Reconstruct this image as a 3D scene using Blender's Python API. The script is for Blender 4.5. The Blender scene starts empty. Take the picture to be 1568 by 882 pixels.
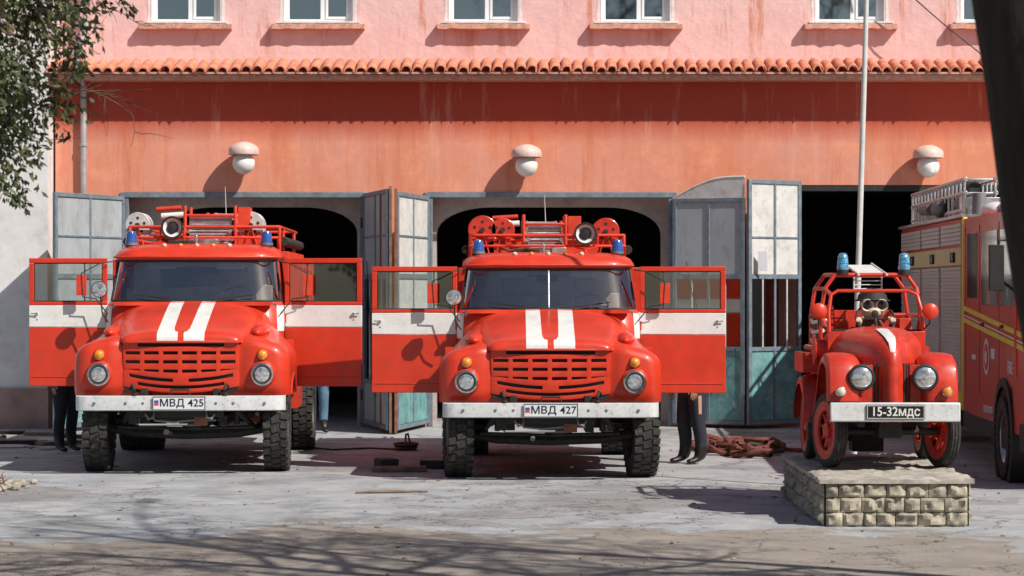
import bpy, bmesh, math, random
from mathutils import Vector, Matrix, noise
rad=math.radians
random.seed(7)
scene=bpy.context.scene
COL=scene.collection

# ------------------------------------------------------------------ materials
def base_mat(name):
    m=bpy.data.materials.new(name); m.use_nodes=True
    nt=m.node_tree; b=nt.nodes['Principled BSDF']
    return m,nt,b
def N(nt,t,**k):
    n=nt.nodes.new(t)
    for a,v in k.items():
        if a.startswith('i_'): n.inputs[int(a[2:])].default_value=v
        else: setattr(n,a,v)
    return n
def ramp(nt,src,stops):
    r=nt.nodes.new('ShaderNodeValToRGB')
    e=r.color_ramp.elements
    while len(e)<len(stops): e.new(.5)
    for i,(p,c) in enumerate(stops):
        e[i].position=p
        if not isinstance(c,(tuple,list)): c=(c,c,c)
        e[i].color=(c[0],c[1],c[2],1)
    nt.links.new(src,r.inputs[0]); return r.outputs[0]
def mixc(nt,fac,a,b,mode='MIX'):
    m=nt.nodes.new('ShaderNodeMix'); m.data_type='RGBA'; m.blend_type=mode
    for sock,v in ((0,fac),(6,a),(7,b)):
        if isinstance(v,(int,float)): m.inputs[sock].default_value=v
        elif isinstance(v,(tuple,list)): m.inputs[sock].default_value=(v[0],v[1],v[2],1)
        else: nt.links.new(v,m.inputs[sock])
    return m.outputs[2]
def coords(nt,scale=(1,1,1)):
    tc=nt.nodes.new('ShaderNodeTexCoord'); mp=nt.nodes.new('ShaderNodeMapping')
    mp.inputs['Scale'].default_value=scale
    nt.links.new(tc.outputs['Object'],mp.inputs[0]); return mp.outputs[0]
def noise_n(nt,vec,scale,detail=4,rough=.6,dist=0):
    n=nt.nodes.new('ShaderNodeTexNoise'); n.inputs['Scale'].default_value=scale
    n.inputs['Detail'].default_value=min(detail,5); n.inputs['Roughness'].default_value=rough
    n.inputs['Distortion'].default_value=dist
    nt.links.new(vec,n.inputs['Vector']); return n.outputs[0]
def bump(nt,b,h,strength=.3,dist=.02):
    n=nt.nodes.new('ShaderNodeBump'); n.inputs['Strength'].default_value=strength
    n.inputs['Distance'].default_value=dist
    nt.links.new(h,n.inputs['Height']); nt.links.new(n.outputs[0],b.inputs['Normal'])
def simple(name,col,rough=.5,metal=0,coat=0,var=.15,scale=4,bmp=0,bscale=40,dirt=None,dirtamt=.5,emis=None,stretch=(1,1,1)):
    m,nt,b=base_mat(name)
    v=coords(nt,stretch)
    n=noise_n(nt,v,scale,3,.65)
    a=tuple(c*(1-var) for c in col); c2=tuple(min(1,c*(1+var)) for c in col)
    out=ramp(nt,n,[(.3,a),(.7,c2)])
    if dirt:
        n2=noise_n(nt,v,scale*2.3,4,.7)
        f=ramp(nt,n2,[(.52,0),(.72,dirtamt)])
        out=mixc(nt,f,out,dirt)
    nt.links.new(out,b.inputs['Base Color'])
    b.inputs['Metallic'].default_value=metal
    b.inputs['Coat Weight'].default_value=coat
    b.inputs['Coat Roughness'].default_value=.12
    r=ramp(nt,n,[(.3,max(0,rough-.08)),(.75,min(1,rough+.12))])
    nt.links.new(r,b.inputs['Roughness'])
    if bmp: bump(nt,b,noise_n(nt,v,bscale,3,.6),bmp,.01)
    return m
RED=simple('red_paint',(.66,.040,.013),.40,coat=.3,var=.12,scale=2.5,dirt=(.36,.07,.035),dirtamt=.45)
RED2=simple('red_old_paint',(.60,.036,.015),.42,coat=.2,var=.2,scale=6,dirt=(.2,.04,.025),dirtamt=.55)
REDM=simple('red_satin',(.66,.052,.020),.5,var=.2)
WHITE=simple('white_paint',(.80,.79,.76),.4,coat=.2,var=.06,scale=5,dirt=(.45,.42,.38),dirtamt=.35)
BUMP=simple('bumper_white',(.74,.75,.75),.34,metal=.15,var=.08,scale=7,dirt=(.3,.27,.25),dirtamt=.6)
BLACK=simple('black_rubber',(.018,.018,.018),.6,var=.3)
TIRE=simple('tyre',(.032,.030,.028),.85,var=.35,scale=9,dirt=(.15,.13,.11),dirtamt=.7)
CHAS=simple('chassis_dark',(.022,.021,.02),.7,var=.4,scale=8,dirt=(.08,.07,.06),dirtamt=.5)
CHROME=simple('chrome',(.75,.75,.76),.15,metal=1,var=.05)
ALU=simple('aluminium',(.6,.6,.6),.38,metal=.9,var=.15,scale=8)
STEEL=simple('grey_steel',(.20,.20,.20),.55,metal=.3,var=.2)
LENS=simple('lamp_lens',(.78,.80,.80),.10,metal=.75,var=.45,scale=26)
ORANGE=simple('orange_lens',(.85,.28,.03),.15,coat=.5)
BLUE=simple('blue_lens',(.03,.10,.36),.12,coat=.8,var=.3,scale=18)
LBLUE=simple('light_blue_lens',(.09,.32,.50),.12,coat=.8,var=.6,scale=22)
CREAM=simple('cream_paint',(.66,.55,.42),.5,var=.12,dirt=(.35,.27,.2),dirtamt=.4)
GREYP=simple('grey_reel',(.52,.51,.50),.45,var=.2,scale=9,dirt=(.3,.1,.07),dirtamt=.4)
SEAT=simple('seat_vinyl',(.34,.27,.22),.6,var=.3)
LINER=simple('head_liner',(.55,.53,.50),.9)
DASH=simple('dashboard_grey',(.12,.12,.125),.5)
PLATEW=simple('plate_white',(.72,.74,.76),.35,var=.03)
PLATEK=simple('plate_black',(.012,.012,.012),.35)
INK=simple('ink',(.01,.01,.03),.4)
YEL=simple('yellow_stripe',(.80,.66,.06),.4,var=.08)
PALEY=simple('pale_yellow',(.60,.54,.26),.5,var=.15,scale=7)
SHUT=simple('roller_shutter',(.52,.52,.50),.45,metal=.25,var=.12)
WOOD=simple('weathered_wood',(.20,.14,.10),.8,var=.4,scale=9,bmp=.4)
RUST=simple('rusty_edge',(.27,.11,.06),.85,var=.4,scale=12)
HOSE=simple('hose_canvas',(.15,.045,.032),.8,var=.4,scale=14)
TILE=simple('roof_tile',(.64,.225,.13),.78,var=.35,scale=6,dirt=(.68,.44,.33),dirtamt=.65,bmp=.4)
PVC=simple('pvc_white',(.82,.83,.84),.4,var=.04)
CURT=simple('curtain',(.60,.57,.52),.8,var=.25,scale=5,stretch=(6,1,.3))
GLOBE=simple('lamp_globe',(.84,.82,.78),.25,var=.04)
SILL=simple('sill',(.58,.28,.20),.8,var=.3,scale=10,dirt=(.70,.57,.52),dirtamt=.8)
REVEAL=simple('reveal_plaster',(.80,.70,.67),.85,var=.12,scale=8,dirt=(.55,.34,.28),dirtamt=.5)
SHADE=simple('lamp_shade_enamel',(.74,.55,.49),.5,var=.15,scale=8,dirt=(.5,.3,.22),dirtamt=.5)
PIPE=simple('pipe_zinc',(.45,.42,.42),.5,metal=.3,var=.2)
FRAMEM=simple('door_frame_steel',(.17,.22,.26),.55,var=.25,scale=8,dirt=(.12,.07,.05),dirtamt=.6)
PANEL=simple('door_panel_grey',(.38,.41,.43),.55,var=.14,scale=3,dirt=(.22,.2,.18),dirtamt=.5,stretch=(1,1,.5))
PANELW=simple('door_panel_white',(.66,.65,.62),.55,var=.12,scale=4,dirt=(.36,.31,.28),dirtamt=.6)
TEAL=simple('door_teal',(.13,.31,.31),.6,var=.35,scale=4,dirt=(.38,.40,.38),dirtamt=.85)
ARCHP=simple('arch_plaster',(.42,.41,.39),.8,var=.2,scale=3,dirt=(.2,.18,.17),dirtamt=.6)
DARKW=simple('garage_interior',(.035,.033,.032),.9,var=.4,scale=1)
POLE=simple('pole_paint',(.62,.62,.60),.4,var=.1,scale=10)
WIRE=simple('wire',(.02,.02,.02),.6)
BARK=simple('bark',(.022,.016,.012),.95,var=.6,scale=9,bmp=1,bscale=22,stretch=(1,1,.22))
TWIG=simple('twig_bark',(.14,.08,.055),.9,var=.4,scale=9)
def glass(name,tint,refl):
    m=bpy.data.materials.new(name); m.use_nodes=True; nt=m.node_tree; nt.nodes.clear()
    o=N(nt,'ShaderNodeOutputMaterial'); t=N(nt,'ShaderNodeBsdfTransparent'); g=N(nt,'ShaderNodeBsdfGlossy')
    t.inputs[0].default_value=(*tint,1); g.inputs[0].default_value=(.95,.97,.98,1); g.inputs['Roughness'].default_value=.03
    f=N(nt,'ShaderNodeFresnel'); f.inputs[0].default_value=1.5
    a=N(nt,'ShaderNodeMath',operation='ADD',use_clamp=True); a.inputs[1].default_value=refl
    nt.links.new(f.outputs[0],a.inputs[0])
    mx=N(nt,'ShaderNodeMixShader'); nt.links.new(a.outputs[0],mx.inputs[0]); nt.links.new(t.outputs[0],mx.inputs[1]); nt.links.new(g.outputs[0],mx.inputs[2])
    nt.links.new(mx.outputs[0],o.inputs[0]); return m
GLASS=glass('windscreen_glass',(.94,.96,.96),.22)
SGLASS=glass('side_glass',(.88,.92,.92),.12)
WGLASS=glass('window_glass',(.45,.5,.52),.30)
DGLASS=glass('dirty_glass',(.3,.32,.33),.12)
BLACKG=simple('black_glass',(.01,.012,.015),.05,coat=1)

def facade_mat(name,low,high,split):
    m,nt,b=base_mat(name)
    v=coords(nt); tc=N(nt,'ShaderNodeTexCoord'); sp=N(nt,'ShaderNodeSeparateXYZ'); nt.links.new(tc.outputs['Object'],sp.inputs[0])
    vs=coords(nt,(1.6,1.6,.16))
    big=noise_n(nt,v,.5,4,.6); fine=noise_n(nt,v,3.2,5,.74); streak=noise_n(nt,vs,2.2,5,.75)
    c=mixc(nt,ramp(nt,big,[(.35,0),(.65,1)]),low,high)
    c=mixc(nt,ramp(nt,fine,[(.48,0),(.70,.6)]),c,tuple(min(1,x*1.2+.05) for x in low))
    c=mixc(nt,ramp(nt,streak,[(.50,0),(.68,.65)]),c,split)
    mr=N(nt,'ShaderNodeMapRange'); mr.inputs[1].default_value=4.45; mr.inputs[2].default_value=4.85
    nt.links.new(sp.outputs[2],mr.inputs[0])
    return m,nt,b,c,mr,streak,fine,sp
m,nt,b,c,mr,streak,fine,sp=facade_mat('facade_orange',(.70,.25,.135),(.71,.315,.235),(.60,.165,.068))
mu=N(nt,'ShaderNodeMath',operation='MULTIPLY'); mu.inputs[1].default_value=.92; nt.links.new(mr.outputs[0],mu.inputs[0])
c=mixc(nt,mu.outputs[0],c,(.44,.045,.020))  # cornice shadow deepened in the base colour: dark red towards the top
c=mixc(nt,ramp(nt,streak,[(.30,.42),(.42,0)]),c,(.76,.40,.30))
nt.links.new(c,b.inputs['Base Color']); b.inputs['Roughness'].default_value=.85
bump(nt,b,fine,.35,.02); FAC_LOW=m
m,nt,b,c,mr,streak,fine,sp=facade_mat('facade_pink',(.78,.46,.43),(.81,.53,.50),(.72,.39,.34))
mr.inputs[1].default_value=5.75; mr.inputs[2].default_value=6.3
m2=N(nt,'ShaderNodeMath',operation='MULTIPLY'); nt.links.new(mr.outputs[0],m2.inputs[0]); nt.links.new(ramp(nt,streak,[(.55,0),(.64,.8)]),m2.inputs[1])
c=mixc(nt,m2.outputs[0],c,(.62,.22,.12))
nt.links.new(c,b.inputs['Base Color']); b.inputs['Roughness'].default_value=.88
bump(nt,b,fine,.6,.03); FAC_UP=m
WWALL=simple('white_render',(.72,.70,.69),.9,var=.1,scale=2,dirt=(.5,.43,.41),dirtamt=.5,bmp=.4,bscale=12)
PLINTH=simple('plinth_render',(.40,.25,.22),.9,var=.25,scale=3,bmp=.4)
CONC=simple('concrete_cap',(.40,.36,.31),.9,var=.3,scale=6,bmp=.8,bscale=15)
STONE=simple('rock_faced_stone',(.36,.32,.25),.92,var=.45,scale=7,dirt=(.12,.10,.08),dirtamt=.6,bmp=1,bscale=22)
MORT=simple('mortar',(.20,.175,.145),.95)

def ground_mat():
    m,nt,b=base_mat('yard_ground')
    v=coords(nt); sp=N(nt,'ShaderNodeSeparateXYZ'); nt.links.new(v,sp.inputs[0])
    wn=nt.nodes.new('ShaderNodeTexNoise'); wn.inputs['Scale'].default_value=.9; wn.inputs['Detail'].default_value=5; wn.inputs['Roughness'].default_value=.65; nt.links.new(v,wn.inputs['Vector'])
    va=N(nt,'ShaderNodeVectorMath',operation='SCALE'); va.inputs['Scale'].default_value=2.2; nt.links.new(wn.outputs['Color'],va.inputs[0])
    vv=N(nt,'ShaderNodeVectorMath',operation='ADD'); nt.links.new(v,vv.inputs[0]); nt.links.new(va.outputs[0],vv.inputs[1])
    big=noise_n(nt,v,.32,5,.62,.4); med=noise_n(nt,v,1.6,5,.7); fine=noise_n(nt,v,22,4,.7); grit=noise_n(nt,v,90,2,.7)
    mid=noise_n(nt,v,.9,5,.65,.6)
    conc=mixc(nt,ramp(nt,med,[(.35,0),(.65,1)]),(.29,.302,.318),(.44,.445,.45))
    conc=mixc(nt,ramp(nt,big,[(.54,0),(.60,.75)]),conc,(.26,.245,.235))
    conc=mixc(nt,ramp(nt,mid,[(.57,0),(.60,.5)]),conc,(.20,.195,.195))
    conc=mixc(nt,ramp(nt,mid,[(.38,.45),(.41,0)]),conc,(.50,.495,.485))
    asph=mixc(nt,ramp(nt,med,[(.35,0),(.65,1)]),(.23,.195,.165),(.34,.295,.255))
    asph=mixc(nt,ramp(nt,grit,[(.45,0),(.75,.6)]),asph,(.46,.41,.36))
    a=N(nt,'ShaderNodeMath',operation='MULTIPLY'); a.inputs[1].default_value=-9; nt.links.new(big,a.inputs[0])
    s0=N(nt,'ShaderNodeMath',operation='ADD'); nt.links.new(sp.outputs[1],s0.inputs[0]); nt.links.new(a.outputs[0],s0.inputs[1])
    a2=N(nt,'ShaderNodeMath',operation='MULTIPLY'); a2.inputs[1].default_value=-3.5; nt.links.new(mid,a2.inputs[0])
    s=N(nt,'ShaderNodeMath',operation='ADD'); nt.links.new(s0.outputs[0],s.inputs[0]); nt.links.new(a2.outputs[0],s.inputs[1])
    mr=N(nt,'ShaderNodeMapRange'); mr.inputs[1].default_value=15.1; mr.inputs[2].default_value=15.2; nt.links.new(s.outputs[0],mr.inputs[0])
    c=mixc(nt,mr.outputs[0],asph,conc)
    def crack(scale,w):
        vo=nt.nodes.new('ShaderNodeTexVoronoi'); vo.feature='DISTANCE_TO_EDGE'; vo.inputs['Scale'].default_value=scale
        nt.links.new(vv.outputs[0],vo.inputs['Vector'])
        return ramp(nt,vo.outputs['Distance'],[(0,1),(w,0)])
    k1=crack(.36,.012); k2=crack(1.1,.020)
    gate=ramp(nt,big,[(.46,0),(.56,.9)])
    kk=N(nt,'ShaderNodeMath',operation='MULTIPLY'); nt.links.new(k2,kk.inputs[0]); nt.links.new(gate,kk.inputs[1])
    km=N(nt,'ShaderNodeMath',operation='MAXIMUM'); nt.links.new(k1,km.inputs[0]); nt.links.new(kk.outputs[0],km.inputs[1])
    k3=N(nt,'ShaderNodeMath',operation='MULTIPLY'); k3.inputs[1].default_value=.75; nt.links.new(km.outputs[0],k3.inputs[0])
    c=mixc(nt,k3.outputs[0],c,(.075,.065,.06))
    c=mixc(nt,ramp(nt,fine,[(.58,0),(.75,.45)]),c,(.18,.165,.155))
    nt.links.new(c,b.inputs['Base Color']); b.inputs['Roughness'].default_value=.9
    h=N(nt,'ShaderNodeMath',operation='SUBTRACT'); nt.links.new(fine,h.inputs[0]); nt.links.new(km.outputs[0],h.inputs[1])
    bump(nt,b,h.outputs[0],.45,.015)
    return m
GROUND=ground_mat()

# ------------------------------------------------------------------ mesh builder
class MB:
    def __init__(s,M=None): s.v=[];s.f=[];s.mi_=[];s.mats=[];s.M=M or Matrix()
    def add(s,vs,fs,m):
        if m not in s.mats: s.mats.append(m)
        k=s.mats.index(m); b=len(s.v)
        M=s.M
        s.v+=[M@Vector(p) for p in vs]
        s.f+=[[b+i for i in f] for f in fs]; s.mi_+=[k]*len(fs)
    def box(s,x0,x1,y0,y1,z0,z1,m,rot=None):
        vs=[(x,y,z) for z in (z0,z1) for y in (y0,y1) for x in (x0,x1)]
        if rot:
            c=Vector(((x0+x1)/2,(y0+y1)/2,(z0+z1)/2)); Rm=Matrix.Rotation(rot[1],3,rot[0])
            vs=[c+Rm@(Vector(p)-c) for p in vs]
        s.add(vs,[(0,2,3,1),(4,5,7,6),(0,1,5,4),(2,6,7,3),(0,4,6,2),(1,3,7,5)],m)
    def tube(s,pts,r,m,n=8,cap=True,closed=False):
        pts=[Vector(p) for p in pts]; L=len(pts)
        rs=r if isinstance(r,(list,tuple)) else [r]*L
        vs=[];u=None
        for i,p in enumerate(pts):
            if closed: t=(pts[(i+1)%L]-pts[i-1])
            else: t=(pts[min(i+1,L-1)]-pts[max(i-1,0)])
            if t.length<1e-9: t=Vector((0,0,1))
            t.normalize()
            if u is None:
                ref=Vector((0,0,1)) if abs(t.z)<.9 else Vector((1,0,0))
                u=t.cross(ref).normalized()
            else:
                u=(u-t*u.dot(t)).normalized()
            w=t.cross(u)
            for k in range(n):
                a=2*math.pi*k/n; vs.append(p+(u*math.cos(a)+w*math.sin(a))*rs[i])
        fs=[]
        R_=L if closed else L-1
        for i in range(R_):
            j=(i+1)%L
            for k in range(n): fs.append((i*n+k,i*n+(k+1)%n,j*n+(k+1)%n,j*n+k))
        if cap and not closed: fs.append(tuple(range(n))); fs.append(tuple((L-1)*n+k for k in range(n)))
        s.add(vs,fs,m)
    def cyl(s,p0,p1,r,m,n=16,r2=None): s.tube([p0,p1],[r,r if r2 is None else r2],m,n)
    def lathe(s,c,axis,prof,m,n=28,cap=False):
        ax=Vector(axis).normalized(); ref=Vector((0,0,1)) if abs(ax.z)<.9 else Vector((1,0,0))
        u=ax.cross(ref).normalized(); w=ax.cross(u); c=Vector(c); vs=[]
        for o,r in prof:
            for k in range(n):
                a=2*math.pi*k/n; vs.append(c+ax*o+(u*math.cos(a)+w*math.sin(a))*max(r,1e-4))
        fs=[(i*n+k,i*n+(k+1)%n,(i+1)*n+(k+1)%n,(i+1)*n+k) for i in range(len(prof)-1) for k in range(n)]
        if cap: fs+= [tuple(range(n)),tuple((len(prof)-1)*n+k for k in range(n))]
        s.add(vs,fs,m)
    def ell(s,c,r,m,n=16,k=10):
        if not isinstance(r,(tuple,list)): r=(r,r,r)
        vs=[];fs=[]
        for i in range(k+1):
            a=math.pi*i/k
            for j in range(n):
                b=2*math.pi*j/n
                vs.append((c[0]+r[0]*max(math.sin(a),1e-3)*math.cos(b),c[1]+r[1]*max(math.sin(a),1e-3)*math.sin(b),c[2]+r[2]*math.cos(a)))
        for i in range(k):
            for j in range(n): fs.append((i*n+j,i*n+(j+1)%n,(i+1)*n+(j+1)%n,(i+1)*n+j))
        s.add(vs,fs,m)
    def loft(s,rings,m,closed=True,cap=(False,False)):
        n=len(rings[0]); vs=[p for r in rings for p in r]; fs=[]
        for i in range(len(rings)-1):
            for k in range(n if closed else n-1):
                fs.append((i*n+k,i*n+(k+1)%n,(i+1)*n+(k+1)%n,(i+1)*n+k))
        if cap[0]: fs.append(tuple(range(n)))
        if cap[1]: fs.append(tuple((len(rings)-1)*n+k for k in range(n)))
        s.add(vs,fs,m)
    def obj(s,name,parent=None,bevel=0,ang=38,segs=2,recalc=True):
        me=bpy.data.meshes.new(name); me.from_pydata([tuple(p) for p in s.v],[],s.f)
        for m in s.mats: me.materials.append(m)
        me.polygons.foreach_set('material_index',s.mi_)
        if recalc:
            bm=bmesh.new(); bm.from_mesh(me); bmesh.ops.recalc_face_normals(bm,faces=bm.faces); bm.to_mesh(me); bm.free()
        me.polygons.foreach_set('use_smooth',[True]*len(me.polygons))
        try: me.set_sharp_from_angle(angle=rad(ang))
        except Exception: pass
        o=bpy.data.objects.new(name,me); COL.objects.link(o)
        if parent: o.parent=parent
        if bevel:
            b=o.modifiers.new('bevel','BEVEL'); b.width=bevel; b.segments=segs; b.limit_method='ANGLE'; b.angle_limit=rad(40)
            b.harden_normals=False
        return o
def empty(name,loc=(0,0,0),rotz=0,parent=None,scale=(1,1,1)):
    e=bpy.data.objects.new(name,None); COL.objects.link(e); e.location=loc; e.rotation_euler=(0,0,rotz); e.scale=scale
    if parent: e.parent=parent
    return e
def text(parent,name,s,loc,size,mat,rot=(math.pi/2,0,0),ext=.002,sx=1,off=.006):
    cu=bpy.data.curves.new(name,'FONT'); cu.body=s; cu.size=size; cu.align_x='CENTER'; cu.align_y='CENTER'; cu.extrude=ext; cu.offset=size*off
    t=bpy.data.objects.new(name+'_t',cu); COL.objects.link(t)
    bpy.context.view_layer.update()
    me=bpy.data.meshes.new_from_object(t.evaluated_get(bpy.context.evaluated_depsgraph_get()))
    bpy.data.objects.remove(t)
    me.materials.clear(); me.materials.append(mat)
    o=bpy.data.objects.new(name,me); COL.objects.link(o); o.parent=parent; o.location=loc; o.rotation_euler=rot; o.scale=(sx,1,1)
    return o

# ------------------------------------------------------------------ wheels
def wheel(parent,name,c,R,W,rim,side,steer,rimmat,blocks=30,tread=True,spokes=0):
    M=Matrix.Translation(Vector(c))@Matrix.Rotation(steer,4,'Z')
    b=MB(M); h=W/2
    b.lathe((0,0,0),(1,0,0),[(-h*.7,rim),(-h*.95,rim*1.12),(-h,R*.82),(-h*.93,R*.93),(-h*.8,R*.965),(0,R*.975),(h*.8,R*.965),(h*.93,R*.93),(h,R*.82),(h*.95,rim*1.12),(h*.7,rim)],TIRE,40)
    if tread:
        for i in range(blocks):
            for row,(xa,xb) in enumerate(((-h*1.0,-h*.42),(-h*.34,h*.34),(h*.42,h*1.0))):
                a=2*math.pi*(i+(.5 if row==1 else 0))/blocks
                Rm=Matrix.Rotation(a,4,'X'); ww=R*math.pi/blocks*.66
                old=b.M; b.M=M@Rm@Matrix.Translation((0,0,R*.965))@Matrix.Rotation(rad(12 if row==1 else (6 if row==0 else -6)),4,'Z')
                b.box(xa,xb,-ww,ww,-.03,R*.035,TIRE); b.M=old
    else:
        for xo in (-.5,0,.5): b.lathe((0,0,0),(1,0,0),[(h*(xo-.17),R*.955),(h*(xo-.13),R*.995),(h*(xo+.13),R*.995),(h*(xo+.17),R*.955)],TIRE,36)
    s=side
    if spokes:
        for ss in (s,-s):
            b.lathe((0,0,0),(ss,0,0),[(h*.95,rim*1.16),(h*1.02,rim*1.08),(h*.95,rim*.98),(h*.8,rim*.80),(h*.4,rim*.78)],rimmat,28)
        b.lathe((0,0,0),(s,0,0),[(-h*.6,rim*.3),(h*.7,rim*.3),(h*.95,rim*.2),(h*1.0,0)],rimmat,16)
        for i in range(spokes):
            a=i*2*math.pi/spokes+.2; b.cyl((0,math.cos(a)*rim*.2,math.sin(a)*rim*.2),(0,math.cos(a)*rim,math.sin(a)*rim),rim*.10,rimmat,6)
    else:
        b.lathe((0,0,0),(s,0,0),[(h*.72,rim*1.03),(h*.80,rim*.98),(h*.45,rim*.9),(h*.2,rim*.75),(h*.35,rim*.45),(h*.55,rim*.40),(h*.62,rim*.2),(h*.62,.001)],rimmat,28)
        b.lathe((0,0,0),(-s,0,0),[(h*.72,rim*1.03),(h*.3,rim*.8),(h*.25,.001)],CHAS,20)
        for i in range(8):
            a=i*math.pi/4; y=math.cos(a)*rim*.55; z=math.sin(a)*rim*.55
            b.cyl((s*h*.3,y,z),(s*h*.52,y,z),rim*.06,STEEL,6)
    return b.obj(name,parent,ang=30)

# ------------------------------------------------------------------ bonneted fire truck
def lerp_tab(tab,y,k):
    for a,c in zip(tab,tab[1:]):
        if y<=c[0]:
            t=(y-a[0])/(c[0]-a[0]); return a[k]+(c[k]-a[k])*t
    return tab[-1][k]
def sm(t): t=max(0,min(1,t)); return t*t*(3-2*t)
def fire_truck(name,loc,yaw,zs,cfg):
    T=empty(name,loc,yaw,scale=(1,1,zs))
    b=MB()
    x1,Xo=1.05,1.255; W=Xo-x1
    half=[0,.2,.4,.55,.62,.68,.74,.8,.86,.92,.98,x1]+[x1+W*math.sin(rad(a)) for a in (12,24,36,48,60,70,80,90)]
    xs=[-x for x in half[:0:-1]]+half
    ys=[.45,.55,.68,.82,.98,1.14,1.28,1.42,1.55]
    rings=[]
    for x in xs:
        ax=abs(x); c=0 if ax<=x1 else 1-math.sqrt(max(0,1-((ax-x1)/W)**2))
        y0=.205-.055*sm((ax-.62)/.22)+.18*c; zt=1.515+.050*sm((ax-.50)/.15)-.085*sm((ax-.74)/.45)-.17*c
        p=[(x,y0+.05,.90),(x,y0+.01,.96),(x,y0,1.05),(x,y0,1.16)]
        zc=zt-.12
        p.append((x,y0+.005,max(1.2,zc)))
        for a in (25,50,72,90):
            p.append((x,y0+.14*(1-math.cos(rad(a)))+.005,max(zc,1.2)+(zt-max(zc,1.2))*math.sin(rad(a))))
        for y in ys: p.append((x,max(y,y0+.18),zt+(.24*sm((y-.25)/1.2)*(1-sm((ax-.80)/.40)))-.03*sm((y-.6)/.8)*c))
        rings.append(p)
    b.loft(rings,RED,closed=False)
    def bz(y):
        d=.62**2-(y-.98)**2
        return max(.9,.5+math.sqrt(d)) if d>0 else .9
    for s,ring in ((-1,rings[0]),(1,rings[-1])):
        low=[(x,y,min(z,bz(y))) for x,y,z in ring]
        b.loft([ring,low],RED,closed=False)
        b.tube([(s*1.25,.98+.62*math.cos(rad(a)),.5+.62*math.sin(rad(a))) for a in range(40,141,10)],.018,RED,6)
        b.box(s*.78,s*1.22,1.5,1.56,.75,1.5,RED)
        b.lathe((s*.945,.155,1.14),(0,-1,0),[(-.12,.170),(-.02,.160),(.03,.145),(.045,.128)],RED,32)
        b.lathe((s*.945,.155,1.14),(0,-1,0),[(.03,.136),(.055,.128),(.06,.115),(.045,.108)],CHROME,32)
        b.lathe((s*.945,.155,1.14),(0,-1,0),[(.045,.112),(.062,.085),(.07,.045),(.073,.0)],LENS,28)
        b.lathe((s*.945,.155,1.14),(0,-1,0),[(.056,.106),(.068,.100),(.064,.086)],CHAS,28)
        b.lathe((s*.945,.150,1.355),(0,-1,0),[(-.10,.085),(0,.07),(.01,.062)],RED,20)
        b.lathe((s*.945,.145,1.355),(0,-1,0),[(0,.060),(.03,.054),(.05,.036),(.058,0)],ORANGE,20)
        b.ell((s*.86,.90,1.60),(.12,.50,.085),RED,22,14)
    tab=[(.115,.62,1.545),(.13,.665,1.585),(.18,.70,1.612),(.3,.74,1.645),(.5,.79,1.70),(.75,.84,1.765),(1.0,.88,1.83),(1.25,.91,1.89),(1.45,.94,1.93),(1.62,.97,1.955)]
    nn=3.4; zb=1.495
    rr=[]
    for y,w,t in tab:
        r=[]
        for i in range(33):
            a=math.pi*i/32; cx=math.cos(a); sx=math.sin(a)
            bx=w*math.copysign(abs(cx)**(2/nn),cx); z=zb+(t-zb)*max(sx,0)**(2/nn)
            z+=.008*math.exp(-(bx/.05)**2)*(1 if y>.15 else 0)
            r.append((bx,y,z))
        rr.append(r)
    b.loft(rr,RED,closed=False,cap=(True,False))
    def hz(x,y):
        w=lerp_tab(tab,y,1);t=lerp_tab(tab,y,2); return zb+(t-zb)*(1-(abs(x)/w)**nn)**(1/nn)
    b.tube([(-.67,.16,1.50),(-.45,.112,1.50),(0,.106,1.50),(.45,.112,1.50),(.67,.16,1.50)],.012,RED,6)
    b.obj('bonnet_and_wings',T,ang=50)
    b=MB()
    yy=[.12,.13,.155,.18,.3,.4,.5,.62,.75,.87,1.0,1.12,1.25,1.35,1.45,1.56]
    for s in (-1,1):
        g=[]
        for y in yy: g.append([(s*x,y-(.004 if y<.2 else 0),hz(x,y)+.004) for x in (.035,.1,.16,.22,.275)])
        g=[[(q[0],.111,1.515) for q in g[0]]]+[[(q[0],.1115,q[2]-.01) for q in g[0]]]+g
        b.loft(g,WHITE,closed=False)
    b.obj('bonnet_stripes',T,ang=60)
    # --- grille
    b=MB()
    xb=set([-.67,.67,-.5,.5,-.36,.36,-.09,.09,-.60,.60])
    for i in range(6): xb.add(round(-.645+i*.22,4)); xb.add(round(-.645+i*.22+.172,4))
    xb=sorted(xb); zbk=[.93,.975,1.012,1.050,1.09,1.155,1.193,1.26,1.298,1.36,1.398,1.45,1.49,1.53]
    def hole(x,z):
        if 1.45<z<1.49: return abs(x)<.5
        for a,c in ((1.36,1.398),(1.26,1.298),(1.155,1.193)):
            if a<z<c:
                for i in range(6):
                    if -.645+i*.22<x<-.645+i*.22+.172: return True
        if 1.05<z<1.09: return .09<abs(x)<.60
        if .975<z<1.012: return abs(x)<.50
        return False
    def wp(x,z):
        return (x,.14+.05*(x/.67)**2+.03*(1.53-z),z+.06*(x/.6)**2*max(0,min(1,(1.2-z)/.07)))
    vs=[wp(x,z) for z in zbk for x in xb]; fs=[]
    nx=len(xb)
    for j in range(len(zbk)-1):
        for i in range(nx-1):
            if not hole((xb[i]+xb[i+1])/2,(zbk[j]+zbk[j+1])/2): fs.append((j*nx+i,j*nx+i+1,(j+1)*nx+i+1,(j+1)*nx+i))
    b.add(vs,fs,RED)
    o=b.obj('grille',T,ang=40)
    so=o.modifiers.new('s','SOLIDIFY'); so.thickness=.028; so.offset=0
    be=o.modifiers.new('b','BEVEL'); be.width=.008; be.segments=2; be.limit_method='ANGLE'; be.angle_limit=rad(50)
    b=MB(); b.box(-.655,.655,.195,.203,.94,1.50,BLACK); b.obj('grille_void',T)
    # --- bumper + plate
    b=MB()
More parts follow.
